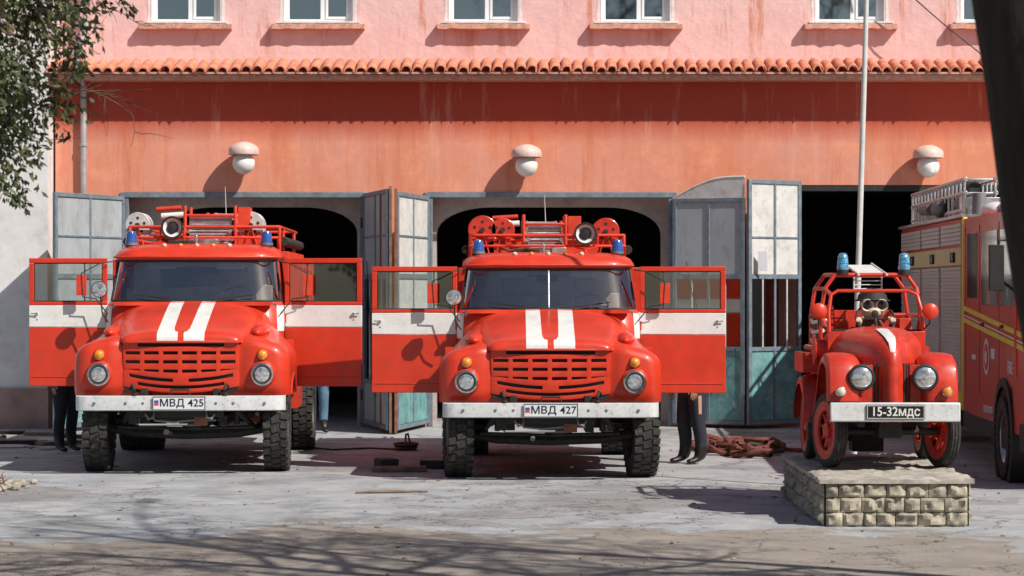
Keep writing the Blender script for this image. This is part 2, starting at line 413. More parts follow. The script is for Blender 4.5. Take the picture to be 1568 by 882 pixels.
    sec=[(-1.215,.16),(-1.20,.07),(-1.15,.02),(-1.05,0),(-.5,-.012),(0,-.015),(.5,-.012),(1.05,0),(1.15,.02),(1.20,.07),(1.215,.16)]
    b.loft([[(x,y+.03,.905),(x,y,.895),(x,y-.004,.84),(x,y-.004,.80),(x,y,.745),(x,y+.03,.735)] for x,y in sec],BUMP,closed=False)
    b.box(-1.15,1.15,.03,.08,.75,.89,CHAS)
    for s in (-1,1):
        for x in (.42,.62,.98): b.lathe((s*x,-.012,.82),(0,-1,0),[(0,.018),(.008,.016),(.010,0)],STEEL,8)
    o=b.obj('bumper',T,ang=40)
    b=MB()
    b.box(-.30,.30,-.04,-.028,.75,.895,PLATEW)
    for a in ((-.302,.302,.747,.753),(-.302,.302,.892,.898),(-.302,-.296,.755,.89),(.296,.302,.755,.89)): b.box(a[0],a[1],-.046,-.03,a[2],a[3],INK)
    b.box(-.285,-.235,-.043,-.03,.80,.855,BLUE); b.box(-.285,-.235,-.0445,-.03,.80,.825,REDM)
    b.obj('number_plate',T,bevel=.001)
    text(T,'plate_text',cfg['plate'],(.03,-.042,.823),.115,INK,sx=1.08)
    b=MB()
    for s in (-1,1):
        b.tube([(s*.52,.10,.90),(s*.52,.04,.93),(s*.52,-.01,.98),(s*.54,.02,1.03),(s*.56,.06,1.0)],.018,CHAS,8)
        b.cyl((s*.52,.03,.9),(s*.52,.03,.94),.035,CHAS,10)
    b.tube([(-.12,.03,.90),(-.10,.02,.97),(.10,.02,.97),(.12,.03,.90)],.012,CHAS,6)
    b.obj('tow_hooks',T)
    # --- cab shell
    def ring(z,hw,yf,yb,rf,rb,bow=.07):
        h=[]
        for i in range(5): h.append(((hw-rf)*i/4,yf))
        for i in range(1,9):
            a=math.pi/2*i/8; h.append((hw-rf+rf*math.sin(a),yf+rf-rf*math.cos(a)))
        for i in range(1,7): h.append((hw,yf+rf+(yb-rb-yf-rf)*i/6))
        for i in range(1,4):
            a=math.pi/2*i/3; h.append((hw-rb+rb*math.cos(a),yb-rb+rb*math.sin(a)))
        for i in range(1,4): h.append(((hw-rb)*(1-i/4),yb))
        h.append((0,yb))
        h=[(x,y+(bow*(x/hw)**2 if y<yf+rf else bow*max(0,1-(y-yf-rf)/.3)),z) for x,y in h]
        return h+[(-x,y,z) for x,y,z in h[-2:0:-1]]
    lev=[(.95,1.07,1.46,2.95,.22,.08),(1.6,1.09,1.44,2.95,.24,.08),(1.90,1.085,1.50,2.95,.28,.10),(1.955,1.055,1.57,2.94,.30,.10),
         (2.43,1.0,1.80,2.90,.32,.14),(2.47,1.035,1.755,2.92,.32,.16),(2.50,1.03,1.76,2.92,.32,.16),(2.56,.99,1.81,2.88,.34,.2),(2.605,.91,1.91,2.80,.34,.22),(2.63,.76,2.08,2.66,.28,.2),(2.64,.5,2.25,2.55,.14,.14)]
    rings=[ring(*l) for l in lev]
    n=len(rings[0]); hN=n//2
    def idx(k): return k if k<hN else n-1-k
    b=MB(); bg=MB()
    vs=[p for r in rings for p in r]; fr=[];fw=[];fg=[]
    for j in range(len(rings)-1):
        for k in range(n):
            q=(j*n+k,j*n+(k+1)%n,(j+1)*n+(k+1)%n,(j+1)*n+k); i=idx(k)
            if j==3 and i<4+6: fg.append(q)
            elif j<=3 and 12<=i<17: continue
            elif j==1 and i>=8 : fw.append(q)
            else: fr.append(q)
    fr.append(tuple((len(rings)-1)*n+k for k in range(n)))
    b.add(vs,fr,RED); b.add(vs,fw,WHITE); b.obj('cab_shell',T,ang=45)
    bg.add(vs,fg,GLASS); bg.obj('windscreen',T,ang=60)
    per=[rings[3][k] for k in range(0,11)]; top=[rings[4][k] for k in range(10,-1,-1)]
    def mir(L): return [(-x,y,z) for x,y,z in L]
    loop=per+top+mir(top[::-1])[1:]+mir(per[::-1])[:-1]
    b=MB(); b.tube([(x,y-.006,z) for x,y,z in loop],.015,BLACK,6,closed=True)
    if cfg['split']: b.cyl((0,1.565,1.955),(0,1.795,2.43),.012,ALU,6)
    for s in (-1,1):
        b.tube([(s*.12,1.50,1.965),(s*.35,1.52,1.985),(s*.72,1.57,2.03)],.008,BLACK,5)
    b.box(-.95,.95,1.47,1.56,1.90,1.945,REDM)
    b.tube([(-1.02,1.95,2.472),(-.99,1.85,2.474),(-.9,1.79,2.476),(0,1.74,2.478),(.9,1.79,2.476),(.99,1.85,2.474),(1.02,1.95,2.472)],.013,REDM,6)
    b.obj('windscreen_seal',T)
    b=MB()
    b.box(-1.0,1.0,1.62,1.80,1.45,1.93,DASH); b.box(-1.0,1.0,1.6,2.9,.96,1.02,CHAS)
    b.box(-.95,.95,2.35,2.85,1.2,1.45,SEAT); b.box(-.95,-.10,2.60,2.76,1.45,2.10,SEAT); b.box(.15,.88,2.60,2.76,1.45,2.14,SEAT)
    b.box(.35,.70,2.62,2.72,2.16,2.30,SEAT)
    b.box(-.90,.90,2.84,2.86,1.45,2.46,LINER); b.box(-.55,.55,2.82,2.835,2.12,2.36,BLACKG)
    b.box(-.95,.95,1.95,2.83,2.47,2.485,LINER)
    for s in (-1,1): b.box(s*.42-.17,s*.42+.17,1.90,1.915,2.33,2.42,LINER)
    b.box(-.12,.12,1.88,1.90,2.28,2.36,BLACK)
    b.box(-.7,-.45,1.68,1.75,1.93,1.97,PLATEW); b.box(.1,.25,1.66,1.75,1.93,1.98,ORANGE)
    b.obj('cab_interior',T,bevel=.03)
    b=MB()
    cc=Vector((.5,1.98,1.98)); 
    Mx=Matrix.Translation(cc)@Matrix.Rotation(rad(-50),4,'X')
    b.M=Mx; b.tube([(.22*math.cos(a*math.pi/12),0,.22*math.sin(a*math.pi/12)) for a in range(24)],.014,BLACK,6,closed=True)
    b.cyl((-.22,0,0),(.22,0,0),.012,BLACK,6); b.M=Matrix(); b.cyl(cc,(.5,1.75,1.6),.02,BLACK,8)
    b.obj('steering_wheel',T)
    # --- doors
    for s in (-1,1):
        D=empty('cab_door_%s'%('l' if s<0 else 'r'),(s*1.09,1.80,0),s*rad(cfg['door'][0 if s<0 else 1]),T)
        b=MB(); L=cfg.get('dl',1.02)
        def bx(u0,u1,z0,z1,m,y0=0,y1=.055):
            a,c=sorted((s*u0,s*u1)); b.box(a,c,y0,y1,z0,z1,m)
        bx(0,L,.94,1.64,RED); bx(0,L,1.643,1.90,WHITE); bx(0,L,1.903,1.945,RED)
        bx(0,.055,1.948,2.40,RED); bx(L-.06,L,1.948,2.40,RED); bx(0,L,2.403,2.46,RED)
        bx(.27,.285,1.948,2.40,BLACK,.015,.04)
        o=b.obj('door_panel',D,bevel=.014,segs=3)
        b=MB(); bx(.055,L-.06,1.945,2.40,SGLASS,.025,.03); b.obj('door_glass',D)
        b=MB(); 
        b.cyl((s*(L-.10),0,1.80),(s*(L-.10),-.025,1.80),.018,CHROME,10); b.tube([(s*(L-.10),-.022,1.80),(s*(L-.03),-.022,1.803)],.008,CHROME,6)
        b.cyl((s*(L-.10),0,1.73),(s*(L-.10),-.004,1.73),.008,BLACK,8)
        for z in (1.1,1.75): b.box(-.02,.02,-.01,.05,z-.05,z+.05,RED)
        bb=[(s*.06,.02,1.95),(s*.06,.02,2.40),(s*(L-.065),.02,2.40),(s*(L-.065),.02,1.95)]
        b.tube(bb,.009,BLACK,5,closed=True)
        b.tube([(s*.04,-.004,1.05),(s*(L-.04),-.004,1.05)],.004,REDM,4)
        u0,u1=sorted((s*.08,s*(L-.1))); b.box(u0,u1,.056,.07,1.02,1.58,BLACK)
        b.obj('door_fittings',D)
    # --- mirrors
    b=MB()
    for s in (-1,1):
        b.tube([(s*1.05,1.60,1.80),(s*1.2,1.66,1.98),(s*1.36,1.66,2.0),(s*1.38,1.66,2.28),(s*1.15,1.68,2.40),(s*1.02,1.80,2.42)],.008,CHAS,6)
        x=s*1.38; b.box(x-.06,x+.06,1.66,1.69,2.02,2.26,REDM)
    b.lathe((-1.12,1.40,2.09),(0,-1,0),[(-.08,.03),(-.04,.085),(.0,.098),(.015,.098),(.02,.09)],BLACK,24); b.lathe((-1.12,1.40,2.09),(0,-1,0),[(.018,.09),(.03,.05),(.034,0)],LENS,24)
    b.tube([(-1.12,1.45,2.05),(-1.1,1.5,1.8),(-1.03,1.52,1.7)],.01,CHAS,6)
    b.obj('mirrors',T,bevel=.008)
    # --- rear body
    b=MB()
    b.box(-1.19,1.19,3.05,6.5,1.05,2.46,RED); b.box(-1.194,1.194,3.046,6.504,1.66,1.90,WHITE)
    for y in (3.7,4.4,5.1,5.8):
        for s in (-1,1): b.box(s*1.2-.006,s*1.2+.006,y-.01,y+.01,1.1,2.4,REDM)
    b.box(-1.05,1.05,3.1,6.4,2.46,2.56,REDM)
    for s in (-1,1):
        b.box(min(s*.75,s*1.2),max(s*.75,s*1.2),4.2,5.6,1.0,1.05,CHAS)
        b.box(min(s*.8,s*1.18),max(s*.8,s*1.18),2.98,3.9,.62,1.0,RED)
        b.box(min(s*.75,s*1.1),max(s*.75,s*1.1),1.75,2.7,.5,.56,CHAS)
        b.box(min(s*1.08,s*1.1),max(s*1.08,s*1.1),1.75,2.8,.56,.95,RED)
    b.obj('pump_body',T,bevel=.03)
    # --- chassis
    b=MB()
    for s in (-1,1):
        b.box(s*.42-.04,s*.42+.04,.08,6.4,.78,.98,CHAS)
        b.box(s*.45-.05,s*.45+.05,.45,1.5,.60,.66,CHAS)
        b.box(s*.45-.05,s*.45+.05,.55,1.4,.54,.595,CHAS)
        b.cyl((s*.62,.4,.72),(s*.8,.9,.5),.03,CHAS)
        b.cyl((s*.6,.7,.55),(s*.6,.62,.95),.035,CHAS)
        b.tube([(s*.30,.10,.74),(s*.31,.06,.66),(s*.36,.05,.64),(s*.40,.08,.70)],.016,STEEL,6)
    b.tube([(-.95,.98,.5),(-.6,.98,.44),(0,.98,.42),(.6,.98,.44),(.95,.98,.5)],.06,CHAS,8)
    b.ell((.1,.9,.66),(.24,.42,.2),CHAS); b.box(-.3,.35,.4,1.3,.6,1.0,CHAS)
    b.tube([(-.8,.7,.52),(0,.68,.50),(.8,.7,.52)],.022,CHAS,6)
    b.cyl((-1.0,4.78,.5),(1.0,4.78,.5),.08,CHAS); b.ell((0,4.78,.5),.2,CHAS); b.cyl((0,1.4,.68),(0,4.6,.52),.04,CHAS)
    b.cyl((-.75,2.2,.7),(-.75,3.2,.7),.2,CHAS,16); b.box(.5,.98,2.1,3.0,.5,.85,CHAS)
    b.box(-.5,.5,.10,.18,.66,.75,CHAS); b.tube([(-.35,.2,.68),(-.3,.2,.62),(-.1,.22,.60),(.2,.22,.63),(.4,.24,.62)],.016,STEEL,6)
    b.tube([(-.6,.3,.62),(-.5,.35,.56),(.2,.4,.56)],.016,STEEL,6)
    b.box(-.62,-.5,.25,.4,.58,.72,CHAS); b.box(.15,.3,.2,.3,.56,.66,RUST); b.cyl((-.2,.35,.48),(-.2,.9,.44),.03,STEEL,8)
    b.tube([(.7,1.5,.6),(.9,2.5,.4),(.95,3.4,.38)],.04,RUST,8)
    b.obj('chassis',T,bevel=.01)
    st=cfg['steer']
    for s in (-1,1):
        wheel(T,'front_wheel',(s*1.06,.98,.505),.505,.29,.26,s,st,STEEL)
        wheel(T,'rear_wheel',(s*.88,4.78,.505),.505,.26,.26,s,0,STEEL)
        wheel(T,'rear_wheel_outer',(s*1.16-.0,4.78,.505),.505,.26,.26,s,0,STEEL)
        b=MB(); b.box(s*1.02-.26,s*1.02+.26,5.45,5.48,.35,1.0,BLACK); b.obj('mud_flap',T)
    # --- roof gear
    b=MB()
    for s in (-1,1):
        b.cyl((s*.84,2.2,2.55),(s*.84,2.2,2.625),.075,CHAS,16)
        b.lathe((s*.84,2.2,2.62),(0,0,1),[(0,.072),(.02,.076),(.13,.062),(.165,.045),(.18,0)],BLUE,20)
        b.cyl((s*.84,2.2,2.62),(s*.84,2.2,2.65),.08,STEEL,16)
    for i in range(5): b.ell((-.4+.2*i,1.93,2.615),(.03,.03,.025),ORANGE if i%2 else CREAM,8,6)
    b.obj('beacons',T)
    b=MB()
    lx0,lx1=cfg['ladder']
    for kk in (0,1):
        for x in (lx0+kk*.03,lx1-kk*.03): b.tube([(x,2.75,2.70+kk*.1),(x,6.4,3.02+kk*.1)],.022,ALU,6)
        for i in range(13):
            y=2.8+i*.29; z=2.70+(y-2.75)*.088+kk*.1
            b.cyl((lx0+kk*.03,y,z),(lx1-kk*.03,y,z),.016,ALU,6)
    for i in range(9):
        b.cyl((lx0+.02,2.95,2.66+i*.038),(lx1-.02,2.95,2.66+i*.038),.017,GREYP if i%2 else ALU,8)
    b.obj('ladder',T)
    b=MB()
    for x in (lx0-.03,lx1+.03,-.95,.95):
        for y in (2.9,3.6,5.8):
            top=3.12 if abs(x)<.5 else 2.86
            b.cyl((x,y,2.5),(x,y,top),.022,REDM,8)
    for y in (2.9,3.6,5.8):
        b.cyl((-.95,y,2.86),(.95,y,2.86),.02,REDM,8); b.cyl((lx0-.03,y,3.0),(lx1+.03,y,3.0),.018,REDM,8)
    for x in (-.95,.95): b.cyl((x,2.9,2.86),(x,6.3,2.86),.02,REDM,8); b.cyl((x,2.9,2.70),(x,6.3,2.70),.02,REDM,8)
    b.tube([(-.95,2.75,2.6),(-.95,2.55,2.72),(-.55,2.5,2.72),(.55,2.5,2.72),(.95,2.55,2.72),(.95,2.75,2.6)],.018,REDM,8)
    b.box(lx1+.05,lx1+.45,2.95,3.3,2.62,2.80,REDM); b.box(lx0-.4,lx0-.06,3.0,3.5,2.62,2.78,REDM)
    b.box(lx1+.06,lx1+.22,2.9,3.2,2.82,3.10,REDM); b.box(lx0+.02,lx1-.02,3.05,3.6,2.60,2.95,CHAS)
    b.cyl((lx0-.42,3.1,3.08),(lx0-.1,3.1,3.10),.03,REDM,10); b.cyl((lx0-.38,3.3,3.00),(lx0-.08,3.3,3.02),.04,WHITE,10)
    b.box(-.4,-.1,2.3,2.42,2.63,2.68,CHAS); b.box(.05,.22,2.3,2.4,2.63,2.70,ALU); b.cyl((-.05,2.35,2.62),(-.05,2.35,2.74),.02,CHROME,8)
    b.tube([(lx0-.4,2.75,2.75),(lx0-.2,2.7,2.66),(lx0,2.72,2.70),(lx0+.2,2.7,2.64)],.02,HOSE,8)
    b.obj('roof_frame',T,bevel=.006)
    for i,(x,z,r) in enumerate(cfg['reels']):
        b=MB(); m=cfg['reelmat']
        for yo in (0,.34):
            b.lathe((x,2.95+yo,z),(0,1,0),[(0,.03),(0,r),(.02,r),(.02,.03)],m,28)
            b.tube([(x+r*math.cos(a*math.pi/14),2.96+yo,z+r*math.sin(a*math.pi/14)) for a in range(28)],.012,m,6,closed=True)
        for a in range(5):
            an=a*2*math.pi/5+.3; b.lathe((x+r*.6*math.cos(an),2.946,z+r*.6*math.sin(an)),(0,1,0),[(0,.0),(0,r*.12),(.003,r*.12)],CHAS,12)
        b.lathe((x,2.97,z),(0,1,0),[(0,r*.7),(.33,r*.7)],HOSE,20)
        b.cyl((x,2.9,z),(x,3.35,z),.03,CHAS,10)
        b.tube([(x-.1,2.93,2.56),(x,2.93,z),(x+.1,2.93,2.56)],.015,REDM,6)
        b.obj('hose_reel_part',T)
    x,z=cfg['horn']; b=MB()
    b.lathe((x,2.45,z),(0,-1,0),[(-.2,.04),(-.12,.09),(-.02,.135),(.04,.14),(.05,.14),(.05,.118),(.02,.112)],BLACK,30)
    b.lathe((x,2.45,z),(0,-1,0),[(.03,.118),(.0,.085),(-.02,.07)],WHITE,28)
    b.lathe((x,2.45,z),(0,-1,0),[(-.02,.072),(.03,.055),(.035,0)],BLACK,20)
    b.tube([(x-.15,2.45,z),(x-.15,2.45,z-.16),(x,2.45,z-.2),(x+.15,2.45,z-.16),(x+.15,2.45,z)],.012,REDM,6)
    b.cyl((x,2.45,2.58),(x,2.45,z-.19),.02,REDM,8)
    b.obj('searchlight',T)
    b=MB(); ax=cfg['ant']; b.cyl((ax,3.0,2.6),(ax-.03,3.0,3.36),.007,WHITE,5,.003)
    for s in (-1,1):
        pts=[];rs=[]
        for i in range(60): pts.append((s*1.0,3.0+i*.055,2.68)); rs.append(.062 if i%2 else .052)
        b.tube(pts,rs,CHAS,10)
    b.obj('suction_hoses',T)
    return T
fire_truck('fire_truck',(-3.84,27.9,0),rad(1.5),1.035,dict(plate='МВД 425',split=False,steer=rad(1),door=(3,-8),dl=.96,reels=[(-.86,2.88,.15),(.58,2.88,.16)],reelmat=GREYP,
   horn=(-.36,2.84),ladder=(-.22,.36),ant=.28))
fire_truck('fire_truck',(.434,27.0,0),0,.99,dict(plate='МВД 427',split=True,steer=rad(6),door=(3,-3),reels=[(-.80,2.93,.17),(-.55,2.93,.14),(.73,2.91,.16)],reelmat=RED2,
   horn=(.46,2.87),ladder=(-.26,.20),ant=.0))

# ------------------------------------------------------------------ vintage fire car on the pedestal
def vintage():
    T=empty('vintage_fire_truck',(3.59,22.68,.452))
    b=MB()
    tab=[(.05,.025,.50,1.02),(.07,.05,.46,1.10),(.14,.12,.46,1.20),(.28,.20,.46,1.25),(.5,.28,.5,1.285),(.8,.36,.55,1.32),(1.05,.43,.55,1.345),(1.15,.46,.55,1.35)]
    rr=[]
    for y,w,z0,z1 in tab:
        r=[(w,y,z0)]
        for i in range(17):
            a=math.pi*i/16; n=2.6
            r.append((w*math.copysign(abs(math.cos(a))**(2/n),math.cos(a)),y,(z1-.35*(z1-z0))+.35*(z1-z0)*max(0,math.sin(a))**(2/n)))
        r.append((-w,y,z0)); rr.append(r)
    b.loft(rr,RED2,closed=False,cap=(True,False))
    for s in (-1,1):
        for i in range(6):
            t=.12+i*.028; w=.105+.03*i
            b.box(s*w-.004,s*w+.012,t-.004,t+.004,.60,1.02,BLACK)
        path=[(.06,.66),(.065,.82),(.09,.96),(.17,1.06),(.32,1.105),(.52,1.11),(.68,1.07),(.82,.97),(.95,.80),(1.08,.64),(1.25,.56)]
        rings=[]
        for i,(y,z) in enumerate(path):
            a=Vector(path[min(i+1,len(path)-1)])-Vector(path[max(i-1,0)]); a.normalize(); nrm=Vector((-a.y,a.x))
            r=[]
            for x,d in ((.28,-.10),(.30,-.05),(.34,-.012),(.42,0),(.54,0),(.595,-.012),(.617,-.05),(.62,-.10)):
                r.append((s*x,y+nrm[0]*d,z+nrm[1]*d))
            rings.append(r)
        b.loft(rings,RED2,closed=False)
        b.box(min(s*.1,s*.36),max(s*.1,s*.36),.18,.22,.5,1.0,RED2)
        x=s*.30
        b.lathe((x,.09,.885),(0,-1,0),[(-.14,.03),(-.1,.08),(-.03,.118),(.02,.128),(.03,.122)],RED2,30)
        b.lathe((x,.09,.885),(0,-1,0),[(.02,.128),(.04,.126),(.048,.108),(.04,.096)],BLACK,30)
        b.lathe((x,.09,.885),(0,-1,0),[(.04,.10),(.06,.072),(.068,.035),(.07,0)],LENS,28)
        b.lathe((s*.50,.03,.755),(0,-1,0),[(-.05,.03),(-.01,.05),(.02,.052),(.025,.045)],CHROME,20)
        b.lathe((s*.50,.03,.755),(0,-1,0),[(.02,.046),(.035,.03),(.04,0)],ORANGE if s>0 else CREAM,20)
        path=[(1.35,.42),(1.38,.62),(1.50,.78),(1.68,.86),(1.86,.86),(2.04,.79),(2.18,.64),(2.22,.42)]
        rings=[]
        for i,(y,z) in enumerate(path):
            rings.append([(s*xx,y,z+dz) for xx,dz in ((.44,0),(.52,.0),(.62,-.01),(.68,-.04),(.69,-.10))])
        b.loft(rings,RED2,closed=False)
        b.box(min(s*.42,s*.64),max(s*.42,s*.64),1.05,1.42,.40,.43,CHAS)
    g=[]
    for y,z,w in ((.10,1.02,.010),(.11,1.12,.022),(.15,1.205,.035),(.28,1.255,.05),(.5,1.29,.055),(.8,1.325,.06)):
        g.append([(-w-.0,y-.018,z+.006),(0,y-.024,z+.012),(w,y-.018,z+.006)])
    b.loft(g,WHITE,closed=False)
    b.box(-.48,.48,1.12,1.18,.50,1.30,RED2); b.box(-.46,.46,1.18,1.26,1.0,1.32,BLACK)
    b.box(-.50,.50,1.15,2.35,.48,.54,CHAS)
    for s in (-1,1):
        b.box(min(s*.47,s*.50),max(s*.47,s*.50),1.45,2.35,.54,1.12,RED2)
        b.box(min(s*.47,s*.50),max(s*.47,s*.50),1.18,1.44,.54,.82,RED2)
    b.box(-.5,.5,2.32,2.35,.54,1.12,RED2)
    for x in (-.23,.23): b.box(x-.19,x+.19,1.45,1.85,.75,.90,CHAS); b.box(x-.19,x+.19,1.80,1.90,.90,1.30,CHAS)
    b.obj('bodywork',T,bevel=.008,ang=45)
    b=MB()
    b.box(-.61,.61,-.06,-.02,.475,.655,BUMP); b.box(-.5,.5,0,.3,.5,.6,CHAS)
    b.obj('bumper',T,bevel=.012)
    b=MB(); b.box(-.275,.275,-.076,-.066,.50,.635,PLATEK); b.obj('plate',T,bevel=.003)
    b=MB()
    for a in ((-.268,.268,.624,.629),(-.268,.268,.506,.511),(-.268,-.263,.511,.624),(.263,.268,.511,.624)): b.box(a[0],a[1],-.079,-.076,a[2],a[3],WHITE)
    b.obj('plate_border',T)
    text(T,'plate_text','15-32мдс',(0,-.078,.568),.118,WHITE,sx=.92,off=.012)
    b=MB(); b.cyl((-.5,.55,.35),(.5,.55,.35),.035,CHAS); b.cyl((-.5,1.8,.35),(.5,1.8,.35),.04,CHAS); b.ell((.0,1.8,.33),.1,CHAS)
    for s in (-1,1): b.box(s*.3-.03,s*.3+.03,.05,2.3,.42,.50,CHAS)
    b.box(-.12,.20,1.95,2.25,.06,.46,CHAS); b.box(-.34,-.16,1.2,1.5,.26,.44,CHAS); b.cyl((0,.6,.4),(0,1.8,.36),.03,CHAS)
    b.box(-.1,.12,.3,.8,.30,.5,CHAS); b.box(-.36,.0,2.1,2.25,.16,.42,CHAS)
    b.obj('chassis',T,bevel=.01)
    for s in (-1,1):
        wheel(T,'front_wheel',(s*.535,.55,.36),.36,.12,.245,s,rad(14),RED2,26,False,10)
        wheel(T,'rear_wheel',(s*.575,1.8,.36),.36,.12,.245,s,0,RED2,26,False,10)
    b=MB(); c=Vector((.02,1.33,1.42)); b.M=Matrix.Translation(c)@Matrix.Rotation(rad(-35),4,'X')
    b.tube([(.19*math.cos(a*math.pi/14),0,.19*math.sin(a*math.pi/14)) for a in range(28)],.012,BLACK,6,closed=True); b.cyl((-.19,0,0),(.19,0,0),.01,BLACK,6); b.cyl((0,0,0),(0,0,-.19),.01,BLACK,6); b.M=Matrix()
    b.cyl(c,(.02,1.2,1.15),.014,BLACK,8); b.obj('steering_wheel',T)
    b=MB()
    P=lambda *p,r=.021:b.tube(p,r,RED,8)
    P((-.46,1.16,1.28),(-.46,1.2,1.5),(-.43,1.25,1.66),(-.36,1.28,1.70),(.34,1.28,1.70),(.42,1.25,1.66),(.46,1.2,1.5),(.46,1.16,1.28),r=.018)
    for s in (-1,1):
        P((s*.50,1.5,1.0),(s*.50,1.5,1.45),(s*.46,1.5,1.72),(s*.36,1.5,1.86))
        P((s*.50,2.3,1.0),(s*.50,2.3,1.45),(s*.46,2.3,1.72),(s*.36,2.3,1.86))
        P((s*.50,1.5,1.45),(s*.50,2.3,1.45)); P((s*.46,1.5,1.72),(s*.46,2.3,1.72)); P((s*.36,1.5,1.86),(s*.36,2.3,1.86))
        P((s*.48,1.16,1.3),(s*.50,1.5,1.45)); P((s*.43,1.25,1.66),(s*.46,1.5,1.72)); P((s*.5,1.9,1.1),(s*.5,1.5,1.45)); P((s*.5,1.9,1.1),(s*.5,2.3,1.45))
        P((s*.56,1.5,1.12),(s*.56,2.2,1.12),r=.03)
    P((-.36,1.5,1.86),(.36,1.5,1.86)); P((-.36,2.3,1.86),(.36,2.3,1.86)); P((-.5,2.3,1.45),(.5,2.3,1.45)); P((-.5,1.5,1.20),(.5,1.5,1.20)); 
    b.obj('tube_frame',T)
    b=MB()
    for i in range(9): b.cyl((-.14,1.55+i*.09,1.88+i*.010),(.14,1.55+i*.09,1.88+i*.010),.008,WHITE,6)
    for x in (-.14,.14): b.cyl((x,1.35,1.86),(x,2.4,1.98),.012,WHITE,6)
    for i in range(4): b.cyl((-.14,1.70,1.72+i*.04),(.14,1.70,1.72+i*.04),.006,WHITE,6)
    for x in (-.14,.14): b.cyl((x,1.70,1.70),(x,1.70,1.88),.008,WHITE,6)
    b.obj('ladder',T)
    b=MB()
    for x in (-.28,.335):
        b.cyl((x,1.5,1.86),(x,1.5,1.91),.06,CHAS,16); b.lathe((x,1.5,1.91),(0,0,1),[(0,.056),(.02,.062),(.06,.052),(.065,.058),(.11,.050),(.115,.053),(.15,.044),(.165,.03),(.17,0)],LBLUE,20)
    b.obj('beacons',T)
    b=MB()
    hx=.02
    b.ell((hx,1.52,1.545),(.135,.13,.135),CREAM,22,16)
    b.ell((hx,1.42,1.49),(.085,.07,.06),CREAM,16,10)
    for x in (hx-.072,hx+.072):
        b.lathe((x,1.40,1.555),(0,-1,0),[(-.06,.055),(.0,.062),(.03,.064),(.034,.058),(.022,.044)],CREAM,24)
        b.lathe((x,1.40,1.555),(0,-1,0),[(.020,.045),(.026,.030),(.028,0)],BLACKG,20)
    b.lathe((hx,1.37,1.475),(0,-1,.0),[(-.03,.034),(.03,.034),(.034,.026),(.034,0)],CHAS,16)
    b.lathe((hx,1.53,1.60),(0,0,1),[(-.005,.175),(.004,.18),(.018,.150),(.06,.140),(.10,.105),(.125,.05),(.13,0)],CHAS,26)
    b.tube([(hx,1.62,.92),(hx,1.62,1.10),(hx,1.60,1.28),(hx,1.56,1.38),(hx,1.54,1.45)],[.15,.17,.185,.11,.06],HOSE,16)
    for s in (-1,1):
        b.tube([(hx+s*.16,1.58,1.31),(hx+s*.22,1.52,1.16),(hx+s*.17,1.38,1.30),(hx+s*.165,1.33,1.37)],[.06,.05,.036,.030],HOSE,10)
        b.ell((hx+s*.165,1.32,1.40),(.034,.036,.04),CREAM,12,8)
        for q in range(4): b.tube([(hx+s*(.145+.013*q),1.31,1.425),(hx+s*(.15+.013*q),1.285,1.42),(hx+s*(.155+.012*q),1.285,1.395)],.0075,CREAM,6)
        b.tube([(hx+s*.135,1.32,1.41),(hx+s*.125,1.30,1.43),(hx+s*.13,1.285,1.44)],.008,CREAM,6)
        b.tube([(hx+s*.08,1.6,.93),(hx+s*.10,1.38,.95),(hx+s*.10,1.26,.72)],[.075,.065,.045],HOSE,10)
    b.obj('dummy_driver',T,ang=60)
    b=MB()
    b.lathe((-.60,1.30,1.12),(1,0,0),[(0,.02),(0,.15),(.015,.15),(.015,.1),(.12,.1),(.12,.15),(.135,.15),(.135,.02)],RED2,24)
    b.box(-.68,-.52,1.5,2.2,.88,1.08,RED2); b.box(.50,.66,1.5,2.2,.88,1.08,RED2)
    b.box(-.3,.3,1.98,2.28,1.0,1.5,RED2); b.box(-.45,-.32,1.9,2.2,1.1,1.55,RED2); b.box(.32,.44,1.7,2.2,1.1,1.42,REDM)
    for i in range(5): b.tube([(-.52+.02*i,1.5,1.2+.05*i),(-.54,1.8,1.18+.05*i),(-.5,2.2,1.2+.05*i)],.022,HOSE if i%2 else WHITE,8)
    for s,x in ((-1,-.575),(1,.52)):
        b.tube([(s*.46,1.18,1.3),(x,1.1,1.38),(x,1.08,1.50)],.009,CHAS,6)
        b.lathe((x,1.08,1.50),(0,-1,0),[(-.02,.075),(.02,.082),(.04,.06),(.045,0)],RED,22)
    b.obj('side_equipment',T,bevel=.008)
vintage()

